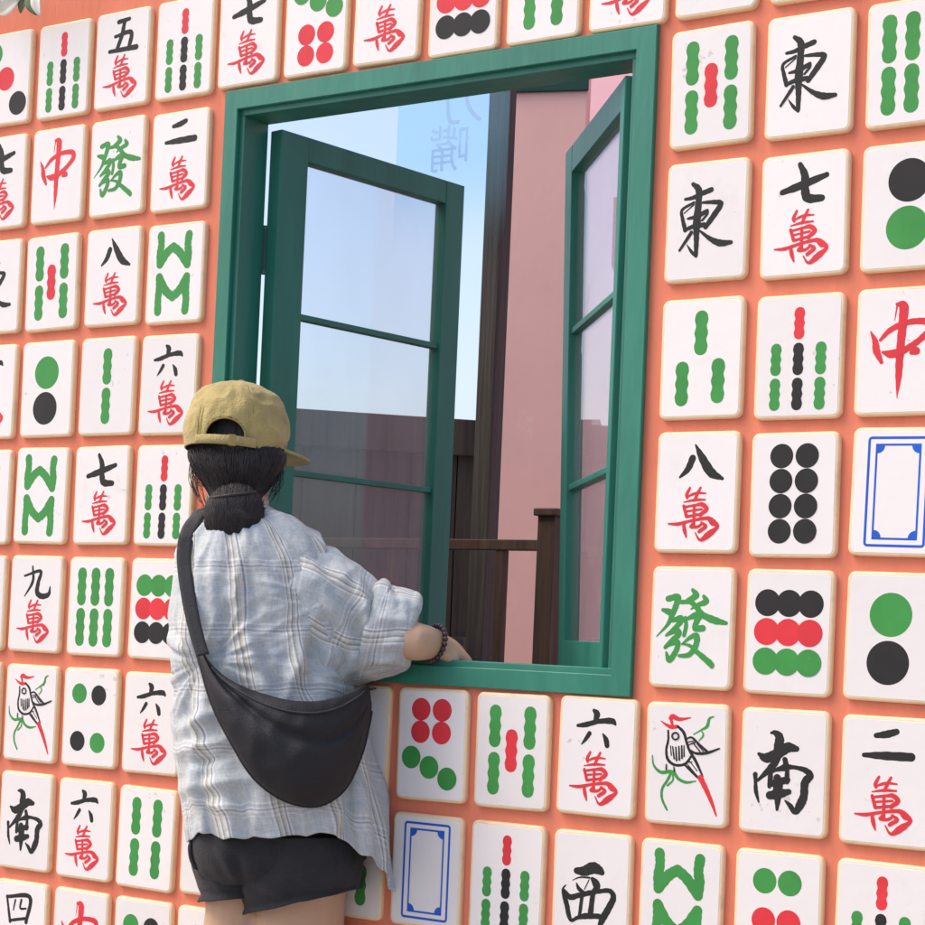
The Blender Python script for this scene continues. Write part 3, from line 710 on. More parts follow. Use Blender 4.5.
HIDDEN = {(4, 6), (5, 6), (5, 7), (0, 7), (4, 7), (0, 6), (0, 5)}
SPECIAL = {(6, 6): 'mostly hidden white mahjong tile below the window, between sling bag and seven-dot tile',
           (4, 7): 'white tile almost hidden behind the dark shorts, right of the lower four-bamboo tile',
           (6, 7): 'white tile with one green stick below the shirt tail, left of blue-bordered tile',
           (0, 4): 'sliver of white mahjong tile at the photo edge, left of the leftmost W-and-M tile',
           (0, 5): 'sliver of white mahjong tile at the photo edge, left of the 九萬 tile',
           (0, 3): 'cut-off white tile at the photo edge, left of the leftmost two-dot tile',
           (0, 2): 'white tile with cut-off black character at left photo edge, below the cut-off 七萬',
           (9, 0): 'white tile cut by the photo top, touching the top right window corner',
           (8, 0): 'white mahjong tile with two green stick ends showing above the window frame',
           (10, 0): 'blank lower edge of a white tile, above the five-bamboo tile right of window',
           (11, 0): 'thin lower edge of a white tile at photo top, above the upper right 東 tile'}
for (c, r), k in tiles.items():
    dc, dr = ADJ.get((c, r), (CADJ.get(c, 0), 0.0))
    t = empty('mahjong_tile', ((c + dc - 6) * PW, 0, 1.1 - (r + dr - ROW0) * PH))
    t.rotation_euler = (0, R_(rng.normal(0, 0.45)), 0)
    tag(t, SPECIAL.get((c, r)) or tile_label(c, r), 'mahjong tile', 'giant mahjong tiles fixed in rows on the coral wall')
    link('tile_body', BODY, None, t)
    link('tile_face', FACE, None, t)
    for pi_, (n, me, p) in enumerate(D[k][2]):
        link(n, me, None, t, (0, -0.00006 * pi_, 0) if p is None else ((p[0] - 0.5) * TW, -0.00006 * pi_, (0.5 - p[1]) * TH))

# ------------------------------------------------------------------ window
win = empty('casement_window', ((OX0 + OX1) / 2, 0.03, 1.02))
tag(win, 'green wooden casement window with both sashes swung open inwards', 'window')


def wpart(name, bm, m, smooth=False, parent=win):
    o = obj(name, bm, m, None, smooth)
    o.parent = parent
    o.matrix_parent_inverse = Matrix.Translation(-Vector(win.location)) if parent is win else Matrix.Identity(4)
    return o


bm = bmesh.new()
A0, A1, C0, C1 = -0.361, 0.522, 1.018, 2.078       # casing, outside
B0, B1, E0, E1 = -0.330, 0.486, 1.051, 2.0425      # casing, inside
yf, yb = -0.0015, TT - .0005
bm = bmesh.new()                                   # one ring, glued corners
vo = []
for y, d in ((yb, 0), (yf + .0012, 0), (yf, .0012)):
    vo.append([bm.verts.new((x, y, z)) for x, z in ((A0 + d, C0 + d), (A1 - d, C0 + d), (A1 - d, C1 - d), (A0 + d, C1 - d))])
for y, d in ((yf, -.0012), (yf + .0012, 0), (0.0120, 0)):
    vo.append([bm.verts.new((x, y, z)) for x, z in ((B0 + d, E0 + d), (B1 - d, E0 + d), (B1 - d, E1 - d), (B0 + d, E1 - d))])
for a, b in zip(vo, vo[1:]):
    for k in range(4): bm.faces.new((a[k], a[(k + 1) % 4], b[(k + 1) % 4], b[k]))
bmesh.ops.recalc_face_normals(bm, faces=bm.faces)
wpart('casing', bm, M['frame'])
bm = bmesh.new()
box(bm, (B0 + .0005, 0.0065, E0 - 0.006), (B1 - .0005, 0.0360, 1.0615), 0.0016)
wpart('sill', bm, M['frame'])
bm = bmesh.new()
J = 0.0105
box(bm, (B0 - .02, 0.0085, 1.040), (B0 + J, 0.0765, E1 - J), 0.0012)
box(bm, (B1 - J, 0.0085, 1.040), (B1 + .02, 0.0765, E1 - J), 0.0012)
box(bm, (B0 - .02, 0.0085, E1 - J), (B1 + .02, 0.0772, E1 + 0.02), 0.0012)
wpart('reveal', bm, M['sash'])


def sash(hinge, free, w_, z0, z1, bars, stile_h, stile_f, rail_t, rail_b, side, lean=0.0):
    h = Vector((hinge[0], hinge[1], 0)); u = Vector((free[0] - hinge[0], free[1] - hinge[1], 0)).normalized()
    n = Vector((-u.y, u.x, 0)) * side
    T = 0.030
    bm = bmesh.new()
    frame_box(bm, h, u, n, 0, stile_h, -T / 2, T / 2, z0, z1, 0.002)
    frame_box(bm, h, u, n, w_ - stile_f, w_, -T / 2, T / 2, z0, z1, 0.002)
    frame_box(bm, h, u, n, stile_h, w_ - stile_f, -T / 2 + .0005, T / 2 - .0005, z1 - rail_t, z1, 0.0015)
    frame_box(bm, h, u, n, stile_h, w_ - stile_f, -T / 2 + .0005, T / 2 - .0005, z0, z0 + rail_b, 0.0015)

    def twist(b_):                        # the free edge hangs a little out of plumb
        for v_ in b_.verts:
            d_ = v_.co - h
            v_.co -= n * (lean * (z1 - v_.co.z) / (z1 - z0) * d_.dot(u) / w_)
    twist(bm)
    s = wpart('sash', bm, M['sash'])
    zs = [z0 + rail_b] + sorted(bars) + [z1 - rail_t]
    for zb in bars:
        bm = bmesh.new()
        frame_box(bm, h, u, n, stile_h, w_ - stile_f, -0.010, 0.010, zb - 0.0055, zb + 0.0055, 0.0015)
        twist(bm)
        wpart('glazing_bar', bm, M['sash'], parent=s).matrix_parent_inverse = Matrix.Identity(4)
    for a, b in zip(zs, zs[1:]):
        bm = bmesh.new()
        frame_box(bm, h, u, n, stile_h - .002, w_ - stile_f + .002, -0.002, 0.002, a - 0.002, b + 0.002)
        twist(bm)
        wpart('glass_pane', bm, M['glass'], parent=s).matrix_parent_inverse = Matrix.Identity(4)
    for zz in (1.20, 1.80):
        bm = bmesh.new()
        tube(bm, [h + n * (-T / 2 - .004) + Vector((0, 0, zz - .04)), h + n * (-T / 2 - .004) + Vector((0, 0, zz + .04))], 0.0045, 10)
        for dz in (-.042, .042):
            tube(bm, [h + n * (-T / 2 - .004) + Vector((0, 0, zz + dz - .003)), h + n * (-T / 2 - .004) + Vector((0, 0, zz + dz + .003))], 0.006, 10)
        frame_box(bm, h, u, n, -0.012, 0.024, -T / 2 - .0016, -T / 2 - .0002, zz - .035, zz + .035)
        wpart('hinge', bm, M['steel'], parent=s).matrix_parent_inverse = Matrix.Identity(4)
    return s


sash((-.303, .080), (-.227, .572), .508, 1.050, 2.021, (1.685, 1.393), .070, .054, .046, .045, -1)
sash((.470, .027), (.123, .43), .503, 1.050, 2.010, (1.667, 1.381), .030, .062, .050, .052, 1, .026)

# ------------------------------------------------------------------ behind the window
# board fence running away to the left
FP0 = Vector((-2.55, 0.19, 0)); FP1 = Vector((-0.895, 1.793, 0))
fu = (FP1 - FP0).normalized(); fn = Vector((-fu.y, fu.x, 0)); fl = (FP1 - FP0).length
fe = empty('board_fence', FP0)
tag(fe, 'weathered brown board fence seen through the left sash', 'fence')


def local(o, root):
    o.parent = root; o.matrix_parent_inverse = Matrix.Translation(-Vector(root.location)); return o


bm = bmesh.new(); s = 0.0
while s < fl:
    w_ = min(rng.uniform(.11, .15), fl - s)
    frame_box(bm, FP0, fu, fn, s + .0015, s + w_ - .0015, 0.0 + rng.uniform(0, .003), 0.02, 0.02, 1.655, 0.0015)
    s += w_
frame_box(bm, FP0, fu, fn, 0, fl, 0.0215, 0.026, 0.02, 1.65)
local(obj('boards', bm, M['fence']), fe)
bm = bmesh.new()
frame_box(bm, FP0, fu, fn, 0, fl, -0.022, -0.001, 1.60, 1.70, 0.003)
local(obj('top_board', bm, M['fence']), fe)
bm = bmesh.new()
frame_box(bm, FP0, fu, fn, 0, fl, -0.022, -0.001, 1.02, 1.10, 0.003)
local(obj('middle_board', bm, M['fence']), fe)

# tall dark post
def box_post(x0, y0, s, z0, z1, name, m):
    bm = bmesh.new(); box(bm, (x0, y0, z0), (x0 + s, y0 + s, z1), 0.003)
    return obj(name, bm, m)


tp = box_post(-.560, 1.20, .049, 0, 3.4, 'timber_post', M['post'])
tag(tp, 'tall dark timber post standing between the sky and the pink pillar', 'post')
tp2 = None
# square pink pillar, turned towards the street, with a dark green band across its top
p0, p1 = px_y(506.5, 300, 2.30), px(579.4, 300, 1)
d1 = p1 - CAM; L0 = (p0 - CAM).dot(FW)
p1 = CAM + d1 * (L0 - .055)
pu = Vector((p1.x - p0.x, p1.y - p0.y, 0)); pw = pu.length; pu.normalize(); pn = Vector((-pu.y, pu.x, 0))
ce = empty('pink_pillar', (p0.x, p0.y, 0))
tag(ce, 'square dusky pink pillar behind the stair railing', 'pillar')
bm = bmesh.new(); frame_box(bm, (p0.x, p0.y, 0), pu, pn, 0, pw, 0, .05, 0, 3.3, .004)
local(obj('shaft', bm, M['pink']), ce)
def scuff(m, c, rad, colr):
    """a rubbed pale patch on the render round point c"""
    n = m.node_tree.nodes; L = m.node_tree.links; b_ = n['Principled BSDF']
    s_ = b_.inputs['Base Color'].links[0].from_socket
    ge_ = n.new('ShaderNodeNewGeometry'); d_ = n.new('ShaderNodeVectorMath'); d_.operation = 'SUBTRACT'; L.new(ge_.outputs['Position'], d_.inputs[0]); d_.inputs[1].default_value = c
    k_ = n.new('ShaderNodeVectorMath'); k_.operation = 'MULTIPLY'; L.new(d_.outputs[0], k_.inputs[0]); k_.inputs[1].default_value = (1 / rad, 1 / rad, .62 / rad)
    l_ = n.new('ShaderNodeVectorMath'); l_.operation = 'LENGTH'; L.new(k_.outputs[0], l_.inputs[0])
    a_ = n.new('ShaderNodeMapRange'); a_.inputs[1].default_value = 1.1; a_.inputs[2].default_value = .3; L.new(l_.outputs['Value'], a_.inputs[0])
    t_ = n.new('ShaderNodeTexNoise'); t_.inputs['Scale'].default_value = 38; t_.inputs['Detail'].default_value = 6; t_.inputs['Roughness'].default_value = .7; L.new(ge_.outputs['Position'], t_.inputs['Vector'])
    q_ = n.new('ShaderNodeMapRange'); q_.inputs[1].default_value = .46; q_.inputs[2].default_value = .62; q_.inputs[4].default_value = .6; L.new(t_.outputs['Fac'], q_.inputs[0])
    f_ = n.new('ShaderNodeMath'); f_.operation = 'MULTIPLY'; L.new(a_.outputs[0], f_.inputs[0]); L.new(q_.outputs[0], f_.inputs[1])
    x_ = n.new('ShaderNodeMix'); x_.data_type = 'RGBA'; L.new(f_.outputs[0], x_.inputs[0]); L.new(s_, x_.inputs[6]); x_.inputs[7].default_value = (*colr, 1)
    L.new(x_.outputs[2], b_.inputs['Base Color'])


scuff(M['pink'], tuple(px(527, 428, L0)), .045, (.9, .74, .70))
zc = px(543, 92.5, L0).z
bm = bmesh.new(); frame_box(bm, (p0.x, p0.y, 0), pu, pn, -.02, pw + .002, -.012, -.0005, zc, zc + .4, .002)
local(obj('top_board', bm, M['top_band']), ce)
# pale pink building wall further back
bm = bmesh.new(); box(bm, (px_y(553, 200, 2.9).x, 2.9, 0), (3.2, 3.1, 4.6))
tag(obj('house_wall', bm, M['pink2']), 'pale pink rendered house wall beyond the right sash', 'wall')

# stair railing
RY = 1.0
n0 = px_y(537.9, 513, RY); n1 = px_y(561, 513, RY)
rl = empty('stair_railing', (-.225, RY, 0))
tag(rl, 'brown timber railing with capped newel post outside the window', 'railing')
bm = bmesh.new(); box(bm, (-.254, RY, 0), (-.210, RY + .044, 1.378), 0.002)
local(obj('newel_post', bm, M['rail']), rl)
bm = bmesh.new(); box(bm, (-.262, RY - .008, 1.378), (-.202, RY + .052, 1.395), 0.003)
local(obj('newel_cap', bm, M['rail']), rl)
bm = bmesh.new(); box(bm, (-1.12, RY + .008, 1.301), (-.2545, RY + .040, 1.325), 0.002)
local(obj('handrail', bm, M['rail']), rl)
bx = px_y(493.5, 600, RY + .01).x
for x in (bx, bx - .30, bx - .52):
    bm = bmesh.new(); box(bm, (x, RY + .010, 0.0), (x + .021, RY + .034, 1.3005), 0.0015)
    local(obj('baluster', bm, M['rail']), rl)

# clear sheet with a blue reflection painted in and faint lettering, before the post
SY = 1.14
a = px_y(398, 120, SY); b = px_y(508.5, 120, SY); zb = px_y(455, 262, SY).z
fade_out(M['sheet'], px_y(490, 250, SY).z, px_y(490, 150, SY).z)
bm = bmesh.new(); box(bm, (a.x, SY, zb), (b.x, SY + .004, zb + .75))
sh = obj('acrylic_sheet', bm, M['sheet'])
tag(sh, 'clear sheet with painted pale blue reflection and faint lettering hanging in the upper opening', 'plastic sheet')
M['faint'] = glass_mat('faint_lettering', (0.86, 0.90, 0.97), 0.25, (0.35, 0.42, 0.55))


def text_mesh(txt, size, mirror=False):
    c = bpy.data.curves.new('lettering', 'FONT'); c.body = txt; c.size = size; c.align_x = 'CENTER'; c.align_y = 'CENTER'
    o = bpy.data.objects.new('lettering', c); col.objects.link(o)
    dg = bpy.context.evaluated_depsgraph_get()
    me = bpy.data.meshes.new_from_object(o.evaluated_get(dg))
    bpy.data.objects.remove(o)
    me.transform(Matrix.Rotation(math.pi / 2, 4, 'X'))
    if mirror: me.transform(Matrix.Diagonal((-1, 1, 1, 1)))
    return me


for ch, X, Y, s in (('嘴', 449, 152, .125), ('力', 463, 104, .125)):
    p = px_y(X, Y, SY - .001)
    o = link('lettering', text_mesh(ch, s, True), M['faint'])
    o.location = p; o.parent = sh

# artificial flower garland above the first tiles
ge = empty('flower_garland', px_y(-20, -8, -0.06))
tag(ge, 'white and green artificial flower garland at the top left corner', 'garland')
bm = bmesh.new()
path = [px_y(x, y, -0.05) for x, y in ((-160, -30), (-90, -8), (-30, -14), (25, -6), (70, -22), (140, -40))]
tube(bm, smooth_path(path, 6), 0.004, 8)
local(obj('stem', bm, M['leaf'], smooth=True), ge)


def petal(p, d, l, w_, m, name):
    d = Vector(d).normalized(); s_ = d.cross(Vector((0, 1, 0.3))).normalized(); n = s_.cross(d)
    bm = bmesh.new(); V = []
    for i in range(9):
        t = i / 8
        ww = w_ * math.sin(math.pi * (0.06 + 0.9 * t)) ** 0.8
        V.append([bm.verts.new(p + d * l * t + s_ * ww * k + n * (0.25 * l * t * t - abs(k) * ww * 0.5)) for k in (-1, -.5, 0, .5, 1)])
    for a, b in zip(V, V[1:]):
        for k in range(4): bm.faces.new((a[k], a[k + 1], b[k + 1], b[k]))
    o = obj(name, bm, m, smooth=True)
    so_ = o.modifiers.new('s', 'SOLIDIFY'); so_.thickness = 0.0012
    local(o, ge)


for (x, y, dx, dz, l, m, nm) in ((20, -3, -1, -.45, .062, 'petal', 'petal'), (24, -8, -1, .3, .05, 'petal', 'petal'), (30, -6, .35, -.9, .045, 'leaf', 'leaf'), (38, -8, .1, -1, .045, 'petal', 'petal'),
                             (26, -2, -.4, -.8, .03, 'leaf', 'leaf'), (44, -12, .9, -.3, .05, 'leaf', 'leaf'), (-6, -6, -.8, .5, .05, 'leaf', 'leaf'), (4, -3, -.9, .2, .05, 'leaf', 'leaf'), (-40, -12, -.9, -.3, .06, 'petal', 'petal'),
                             (60, -16, .8, .4, .055, 'petal', 'petal'), (-80, -8, -.8, -.4, .06, 'leaf', 'leaf')):
    petal(px_y(x, y, -0.055 - rng.uniform(0, .015)), (dx, -.15, dz), l, l * 0.3, M[m], nm)

# ------------------------------------------------------------------ the person
DP = 3.2
ppm = FPX / DP                                            # pixels per metre at the body
g0 = px(275, 700, DP)
pe = empty('person', (g0.x, g0.y, 0))
tag(pe, 'person seen from behind in yellow cap, plaid shirt and dark shorts, hand on the sill', 'person')


def plocal(o):
    return local(o, pe)


def tubes_object(name, chains, m, vox, smooth=5):
    bm = bmesh.new()
    for pts in chains:
        pr = smooth_path([(*px(x, y, d), r) for x, y, d, r in pts], 6)
        tube(bm, [p[:3] for p in pr], [p[3] for p in pr], 20)
        for p in (pr[0], pr[-1]):
            bmesh.ops.create_uvsphere(bm, u_segments=16, v_segments=10, radius=p[3] * 0.999, matrix=Matrix.Translation(p[:3]))
    bmesh.ops.recalc_face_normals(bm, faces=bm.faces)
    o = obj(name, bm, m)
    return remesh(o, vox, smooth)


# body: (pixel x, pixel y, distance, radius in metres)
hand_sill = px_y(452, 652, 0.03)
DH = (hand_sill - CAM).dot(FW)
chains = [
    # pelvis, spine, neck, head
    [(276, 838, DP, .105), (272, 790, DP, .115), (266, 720, DP, .105), (260, 640, DP, .115), (252, 575, DP, .09), (243, 535, DP + .01, .055), (240, 506, DP + .015, .050), (238, 492, DP + .02, .048)],
    [(238, 486, DP + .05, .056), (237, 462, DP + .04, .073), (236, 446, DP + .035, .074), (236, 437, DP + .035, .070)],
    [(244, 470, DP + .115, .014), (245, 462, DP + .124, .010), (243, 448, DP + .112, .010)],        # nose
    [(241, 486, DP + .10, .02), (240, 490, DP + .10, .022)],                                        # chin
    [(280, 456, DP + .05, .011), (281, 466, DP + .048, .009)], [(194, 457, DP + .05, .011), (195, 467, DP + .048, .009)],
    # right arm along the sill
    [(255, 560, DP, .05), (300, 590, DP, .045), (345, 618, DP + .0, .042), (385, 634, DP - .01, .037), (412, 641, DH - .05, .033), (428, 643, DH - .02, .0285), (440, 647, DH - .004, .0235)],
    [(438, 646, DH - .005, .022), (448, 650, DH + .005, .0215), (456, 655, DH + .012, .018)],
    [(442, 649, DH + .02, .018), (450, 652, DH + .028, .018), (456, 656, DH + .032, .016)],
    # fingers over the back edge of the sill
    [(452, 651, DH - .006, .0105), (462, 657, DH + .002, .0092), (467, 664, DH + .006, .0085), (468, 671, DH + .004, .0078)],
    [(454, 651, DH + .010, .0105), (464, 657, DH + .020, .0092), (469, 664, DH + .024, .0085), (470, 672, DH + .022, .0078)],
    [(453, 652, DH + .026, .0105), (463, 657, DH + .036, .0090), (467, 664, DH + .040, .0083), (468, 671, DH + .039, .0076)],
    [(450, 654, DH + .040, .0095), (458, 659, DH + .050, .0080), (462, 665, DH + .053, .0073)],
    [(440, 650, DH - .012, .0115), (448, 657, DH - .020, .0105), (455, 660, DH - .018, .0092)],     # thumb
    # left arm, in front of the body
    [(245, 560, DP, .05), (212, 580, DP + .04, .045), (200, 630, DP + .10, .038), (200, 672, DP + .20, .036), (225, 676, DP + .30, .028)],
    [(225, 676, DP + .30, .026), (237, 674, DP + .34, .024)],
    [(236, 668, DP + .34, .011), (243, 664, DP + .375, .0092), (247, 668, DP + .40, .008)],
    [(238, 673, DP + .345, .011), (246, 670, DP + .38, .0092), (250, 674, DP + .405, .008)],
    [(238, 678, DP + .34, .011), (245, 677, DP + .375, .009), (249, 681, DP + .40, .008)],
    [(236, 683, DP + .33, .010), (242, 684, DP + .36, .008), (245, 687, DP + .38, .007)],
    [(230, 665, DP + .32, .011), (236, 657, DP + .345, .009), (241, 655, DP + .36, .008)],
    # legs
    [(300, 845, DP - .01, .094), (300, 905, DP - .01, .077), (299, 960, DP, .074), (297, 1035, DP, .055), (293, 1090, DP - .015, .054), (290, 1200, DP, .036), (289, 1250, DP, .036)],
    [(250, 845, DP + .04, .090), (247, 905, DP + .05, .072), (241, 960, DP + .06, .070), (240, 1035, DP + .06, .055), (238, 1090, DP + .05, .054), (236, 1200, DP + .06, .036), (236, 1246, DP + .06, .036)],
]
body = tubes_object('body', chains, M['skin'], 0.0055, 4)
plocal(body)

# shoes on the ground
for (x, y, d) in ((289, 1290, DP), (236, 1280, DP + .06)):
    f = px(x, y, d); f.z = 0
    fw = Vector((FW.x, FW.y, 0)).normalized()
    bm = bmesh.new()
    tube(bm, [f + fw * t + Vector((0, 0, h)) for t, h in ((-.07, .05), (-.05, .052), (0, .055), (.06, .045), (.12, .036), (.165, .030), (.178, .028))], [.030, .042, .045, .043, .043, .034, .012], 20)
    for v in bm.verts: v.co.z = max(v.co.z, 0.002)
    tube(bm, [f + Vector((0, 0, .06)), f + Vector((0, 0, .10))], [.046, .044], 20)
    plocal(remesh(obj('shoe', bm, M['shoe']), .006, 3))

# ---------------------------------------------------------------- shirt
NT, NR = 220, 190


def gauss_fold(X, Y, x0, y0, x1, y1, wd, amp):
    """a rounded ridge along a line of the cloth"""
    dx, dy = x1 - x0, y1 - y0
    t = np.clip(((X - x0) * dx + (Y - y0) * dy) / (dx * dx + dy * dy), 0, 1)
    d = np.hypot(X - x0 - t * dx, Y - y0 - t * dy)
    taper = 0.35 + 0.65 * np.sin(np.pi * np.clip(t, 0.02, 0.98))
    return amp * np.exp(-(d / wd) ** 2) * taper


def nz(P, s, seed):
    return np.array([noise.noise(Vector((p[0] * s + seed, p[1] * s, p[2] * s))) for p in P.reshape(-1, 3)]).reshape(P.shape[:-1])


# py, left x, right x, half depth, centre offset
keys = [(501, 214, 258, .058, .020), (506, 209, 262, .062, .018), (514, 202, 275, .072, .012), (525, 192, 296, .088, .006), (545, 183, 318, .104, 0), (570, 179, 332, .116, 0), (600, 176, 338, .124, 0),
        (640, 173, 338, .130, 0), (680, 177, 344, .136, 0), (720, 177, 362, .142, 0), (760, 180, 376, .148, 0), (800, 184, 384, .152, 0), (838, 189, 391, .154, 0)]
K = interp_rows(keys, NR)
th = np.linspace(0, 2 * np.pi, NT, endpoint=False)
PY = np.zeros((NR, NT)); PX = np.zeros((NR, NT)); DD = np.zeros((NR, NT))
for i in range(NR):
    py, xl, xr, b, dc = K[i]
    c, a = (xl + xr) / 2, (xr - xl) / 2
    e = 0.86
    ct, st = np.cos(th), np.sin(th)
    PX[i] = c + a * np.sign(ct) * np.abs(ct) ** e
    DD[i] = DP + dc - b * np.sign(st) * np.abs(st) ** e
    f = i / (NR - 1)
    # uneven hem: short at the back, a long tail at the front right
    tail = np.exp(-((np.angle(np.exp(1j * (th - 0.02)))) / 0.80) ** 2)
    dip = np.exp(-((np.angle(np.exp(1j * (th - 1.45)))) / 0.33) ** 2)
    hem = 52 * tail - 9 * dip + 3.5 * np.sin(th * 4 + 1) + 2.2 * np.sin(th * 9 + .4) + 1.2 * np.sin(th * 23)
    PY[i] = py + hem * max(0, (f - .42) / .58) ** 1.3
    # the collar sits lower at the front
    PX[i] += (4 * tail + 2.5 * np.sin(th * 17) * (tail + .25)) * max(0, (f - .6) / .4) ** 1.5
    DD[i] += .010 * np.sin(th * 14) * max(0, (f - .5) / .5) ** 1.5
back = np.clip(np.sin(th), 0, 1)[None, :] ** 0.5
F = np.zeros((NR, NT))
for fo in ((222, 530, 214, 640, 7, .006), (246, 535, 236, 610, 6, .007), (236, 600, 276, 712, 8, .011), (262, 560, 300, 650, 9, .006), (285, 640, 322, 700, 7, .010), (336, 565, 300, 640, 10, .010),
           (300, 640, 286, 700, 6, .009), (318, 590, 330, 690, 9, .009), (204, 560, 200, 660, 6, .006), (192, 600, 188, 700, 8, .008), (182, 730, 236, 705, 7, .007), (180, 752, 232, 738, 6, .006), (182, 790, 262, 775, 8, .007),
           (200, 800, 250, 812, 6, .005), (206, 690, 196, 800, 7, .006), (262, 800, 258, 836, 7, .005), (300, 806, 312, 838, 8, .007), (335, 800, 330, 838, 7, .008), (352, 770, 368, 870, 6, .010), (372, 720, 384, 860, 5, .009),
           (270, 520, 318, 548, 7, .005), (228, 610, 216, 690, 7, -.007), (258, 640, 282, 705, 6, -.009), (312, 620, 303, 700, 6, -.009), (340, 700, 352, 800, 7, -.007), (190, 765, 232, 755, 5, -.006), (245, 560, 262, 640, 8, -.004)):
    F += gauss_fold(PX, PY, *fo)
F *= np.where(back > 0.05, 1, 0.35)
PTS = np.zeros((NR, NT, 3))
o_, f_, r_, d_ = np.array(CAM), np.array(FW), np.array(RT), np.array(DN)
PTS = o_ + (f_ + r_ * ((PX - CX) / FPX)[..., None] + d_ * ((PY - CY) / FPX)[..., None]) * DD[..., None]


def normals(P, closed=True):
    du = np.roll(P, -1, 1) - np.roll(P, 1, 1)
    if not closed: du = np.gradient(P, axis=1)
    dv = np.gradient(P, axis=0)
    n = np.cross(du, dv)
    n /= np.linalg.norm(n, axis=-1, keepdims=True) + 1e-9
    return n


N = normals(PTS)
cen = PTS.mean(1, keepdims=True)
if ((PTS - cen) * N).sum(-1).mean() < 0: N = -N
stretch = PTS * np.array([1, 1, .45])
ridged = lambda s, sd: 1 - 2 * np.abs(nz(stretch, s, sd))
fade = np.clip((np.arange(NR) / NR - .03) / .1, 0, 1)[:, None]
def radial(cx0, cy0, reach, nfold, seed):
    """tension folds fanning out from a point"""
    r = np.hypot(PX - cx0, PY - cy0); a = np.arctan2(PY - cy0, PX - cx0)
    q_ = np.stack([np.cos(a) * nfold, np.sin(a) * nfold, r * .009 + seed], -1)
    v_ = 1 - 2 * np.abs(nz(q_, 1.0, seed))
    return v_ * np.exp(-(r / reach) ** 2) * np.clip(r / 40, 0, 1)


F = F * 1.45 + .0080 * radial(335, 600, 120, 4.5, 2.3) + .009 * radial(206, 660, 80, 4.0, 7.1) + .008 * radial(232, 500, 75, 5.0, 4.4) + .009 * radial(372, 690, 90, 4.0, 1.7)
PTS = PTS + N * (F + fade * (.0052 * ridged(11, 3) + .0022 * ridged(26, 9)) + .004 * nz(PTS, 7, 5))[..., None]
arc = np.zeros((NR, NT + 1))
mid = PTS[NR // 2]
seg = np.linalg.norm(np.roll(mid, -1, 0) - mid, axis=1)
arc[:] = np.concatenate([[0], np.cumsum(seg)])[None]
vv = np.zeros((NR, NT + 1)); dl = np.linalg.norm(np.diff(PTS, axis=0), axis=2).mean(1)
vv[:] = np.concatenate([[0], np.cumsum(dl)])[:, None]
U = arc - arc[0, int(NT * .25)]
U = U * (0.75 + 0.25 * np.linspace(.4, 1, NR)[:, None]) + 0.05 * vv
me_t = grid_mesh('shirt', PTS, True, (U, vv))


def sleeve(keys, D_fun, n_u=120, n_v=110, folds=(), roll=True, seed=0):
    """keys: s, centre x, centre y, half height px, half depth m, D, tilt deg"""
    K = interp_rows(keys, n_v)
    th = np.linspace(0, 2 * np.pi, n_u, endpoint=False)
    PX = np.zeros((n_v, n_u)); PY = PX.copy(); DD = PX.copy()
    for i in range(n_v):
        s, cx, cy, hh, hd, D, tl = K[i]
        ct, st = np.cos(th), np.sin(th)
        t = R_(tl)
        PX[i] = cx + hh * ct * math.sin(t)
        PY[i] = cy - hh * ct * math.cos(t)
        DD[i] = D - hd * st
    P = o_ + (f_ + r_ * ((PX - CX) / FPX)[..., None] + d_ * ((PY - CY) / FPX)[..., None]) * DD[..., None]
    N = normals(P)
    cen = P.mean(1, keepdims=True)
    if ((P - cen) * N).sum(-1).mean() < 0: N = -N
    F = np.zeros_like(PX)
    for fo in folds: F += 1.5 * gauss_fold(PX, PY, *fo)
    F *= np.where(np.sin(th)[None] > -0.2, 1, 0.3)
    P = P + N * (F + (.006 * (1 - 2 * np.abs(nz(P, 13, 11 + seed))) + .0024 * (1 - 2 * np.abs(nz(P, 30, 21 + seed)))))[..., None]
    seg = np.linalg.norm(np.roll(P[n_v // 2], -1, 0) - P[n_v // 2], axis=1)
    a = np.zeros((n_v, n_u + 1)); a[:] = np.concatenate([[0], np.cumsum(seg)])[None]
    v = np.zeros_like(a); v[:] = np.concatenate([[0], np.cumsum(np.linalg.norm(np.diff(P, axis=0), axis=2).mean(1))])[:, None]
    return P, a, v


rs = [(0, 268, 588, 54, .094, DP - .012, 4), (.2, 300, 603, 60, .102, DP - .018, 14), (.4, 328, 621, 62, .096, DP - .018, 20), (.6, 350, 632, 58, .084, DP - .014, 22), (.8, 368, 636, 50, .076, DP - .018, 20), (1.0, 388, 637, 42, .066, DP - .03, 16)]
P, a, v = sleeve(rs, None, folds=((306, 560, 345, 640, 8, .008), (330, 560, 362, 620, 8, .010), (352, 575, 372, 640, 7, .009), (340, 640, 300, 690, 9, .009), (360, 650, 330, 690, 8, .008), (318, 590, 350, 680, 7, -.008), (345, 590, 365, 660, 6, -.007)))
me_s = grid_mesh('sleeve', P, True, (a + .045, v))
cu = [(0, 368, 634, 48, .075, DP - .024, 18), (.06, 367, 633, 51.5, .079, DP - .024, 18), (.3, 377, 633, 48, .075, DP - .03, 15), (.6, 392, 632, 43, .068, DP - .036, 13), (.85, 405, 632, 38, .062, DP - .042, 11), (.95, 411, 632, 34.5, .057, DP - .044, 11), (1.0, 412, 633, 30, .051, DP - .044, 11),
      (1.06, 408, 633, 28, .047, DP - .043, 11), (1.25, 396, 634, 28, .047, DP - .04, 11)]
P2, a2, v2 = sleeve(cu, None, folds=((372, 585, 396, 600, 6, .006), (384, 600, 410, 606, 5, .006), (376, 620, 408, 622, 5, .005), (380, 645, 404, 640, 5, .005), (370, 660, 398, 655, 6, .006), (390, 585, 402, 610, 5, -.005)), seed=5)
me_c = grid_mesh('cuff', P2, True, (a2 + .012, v2))
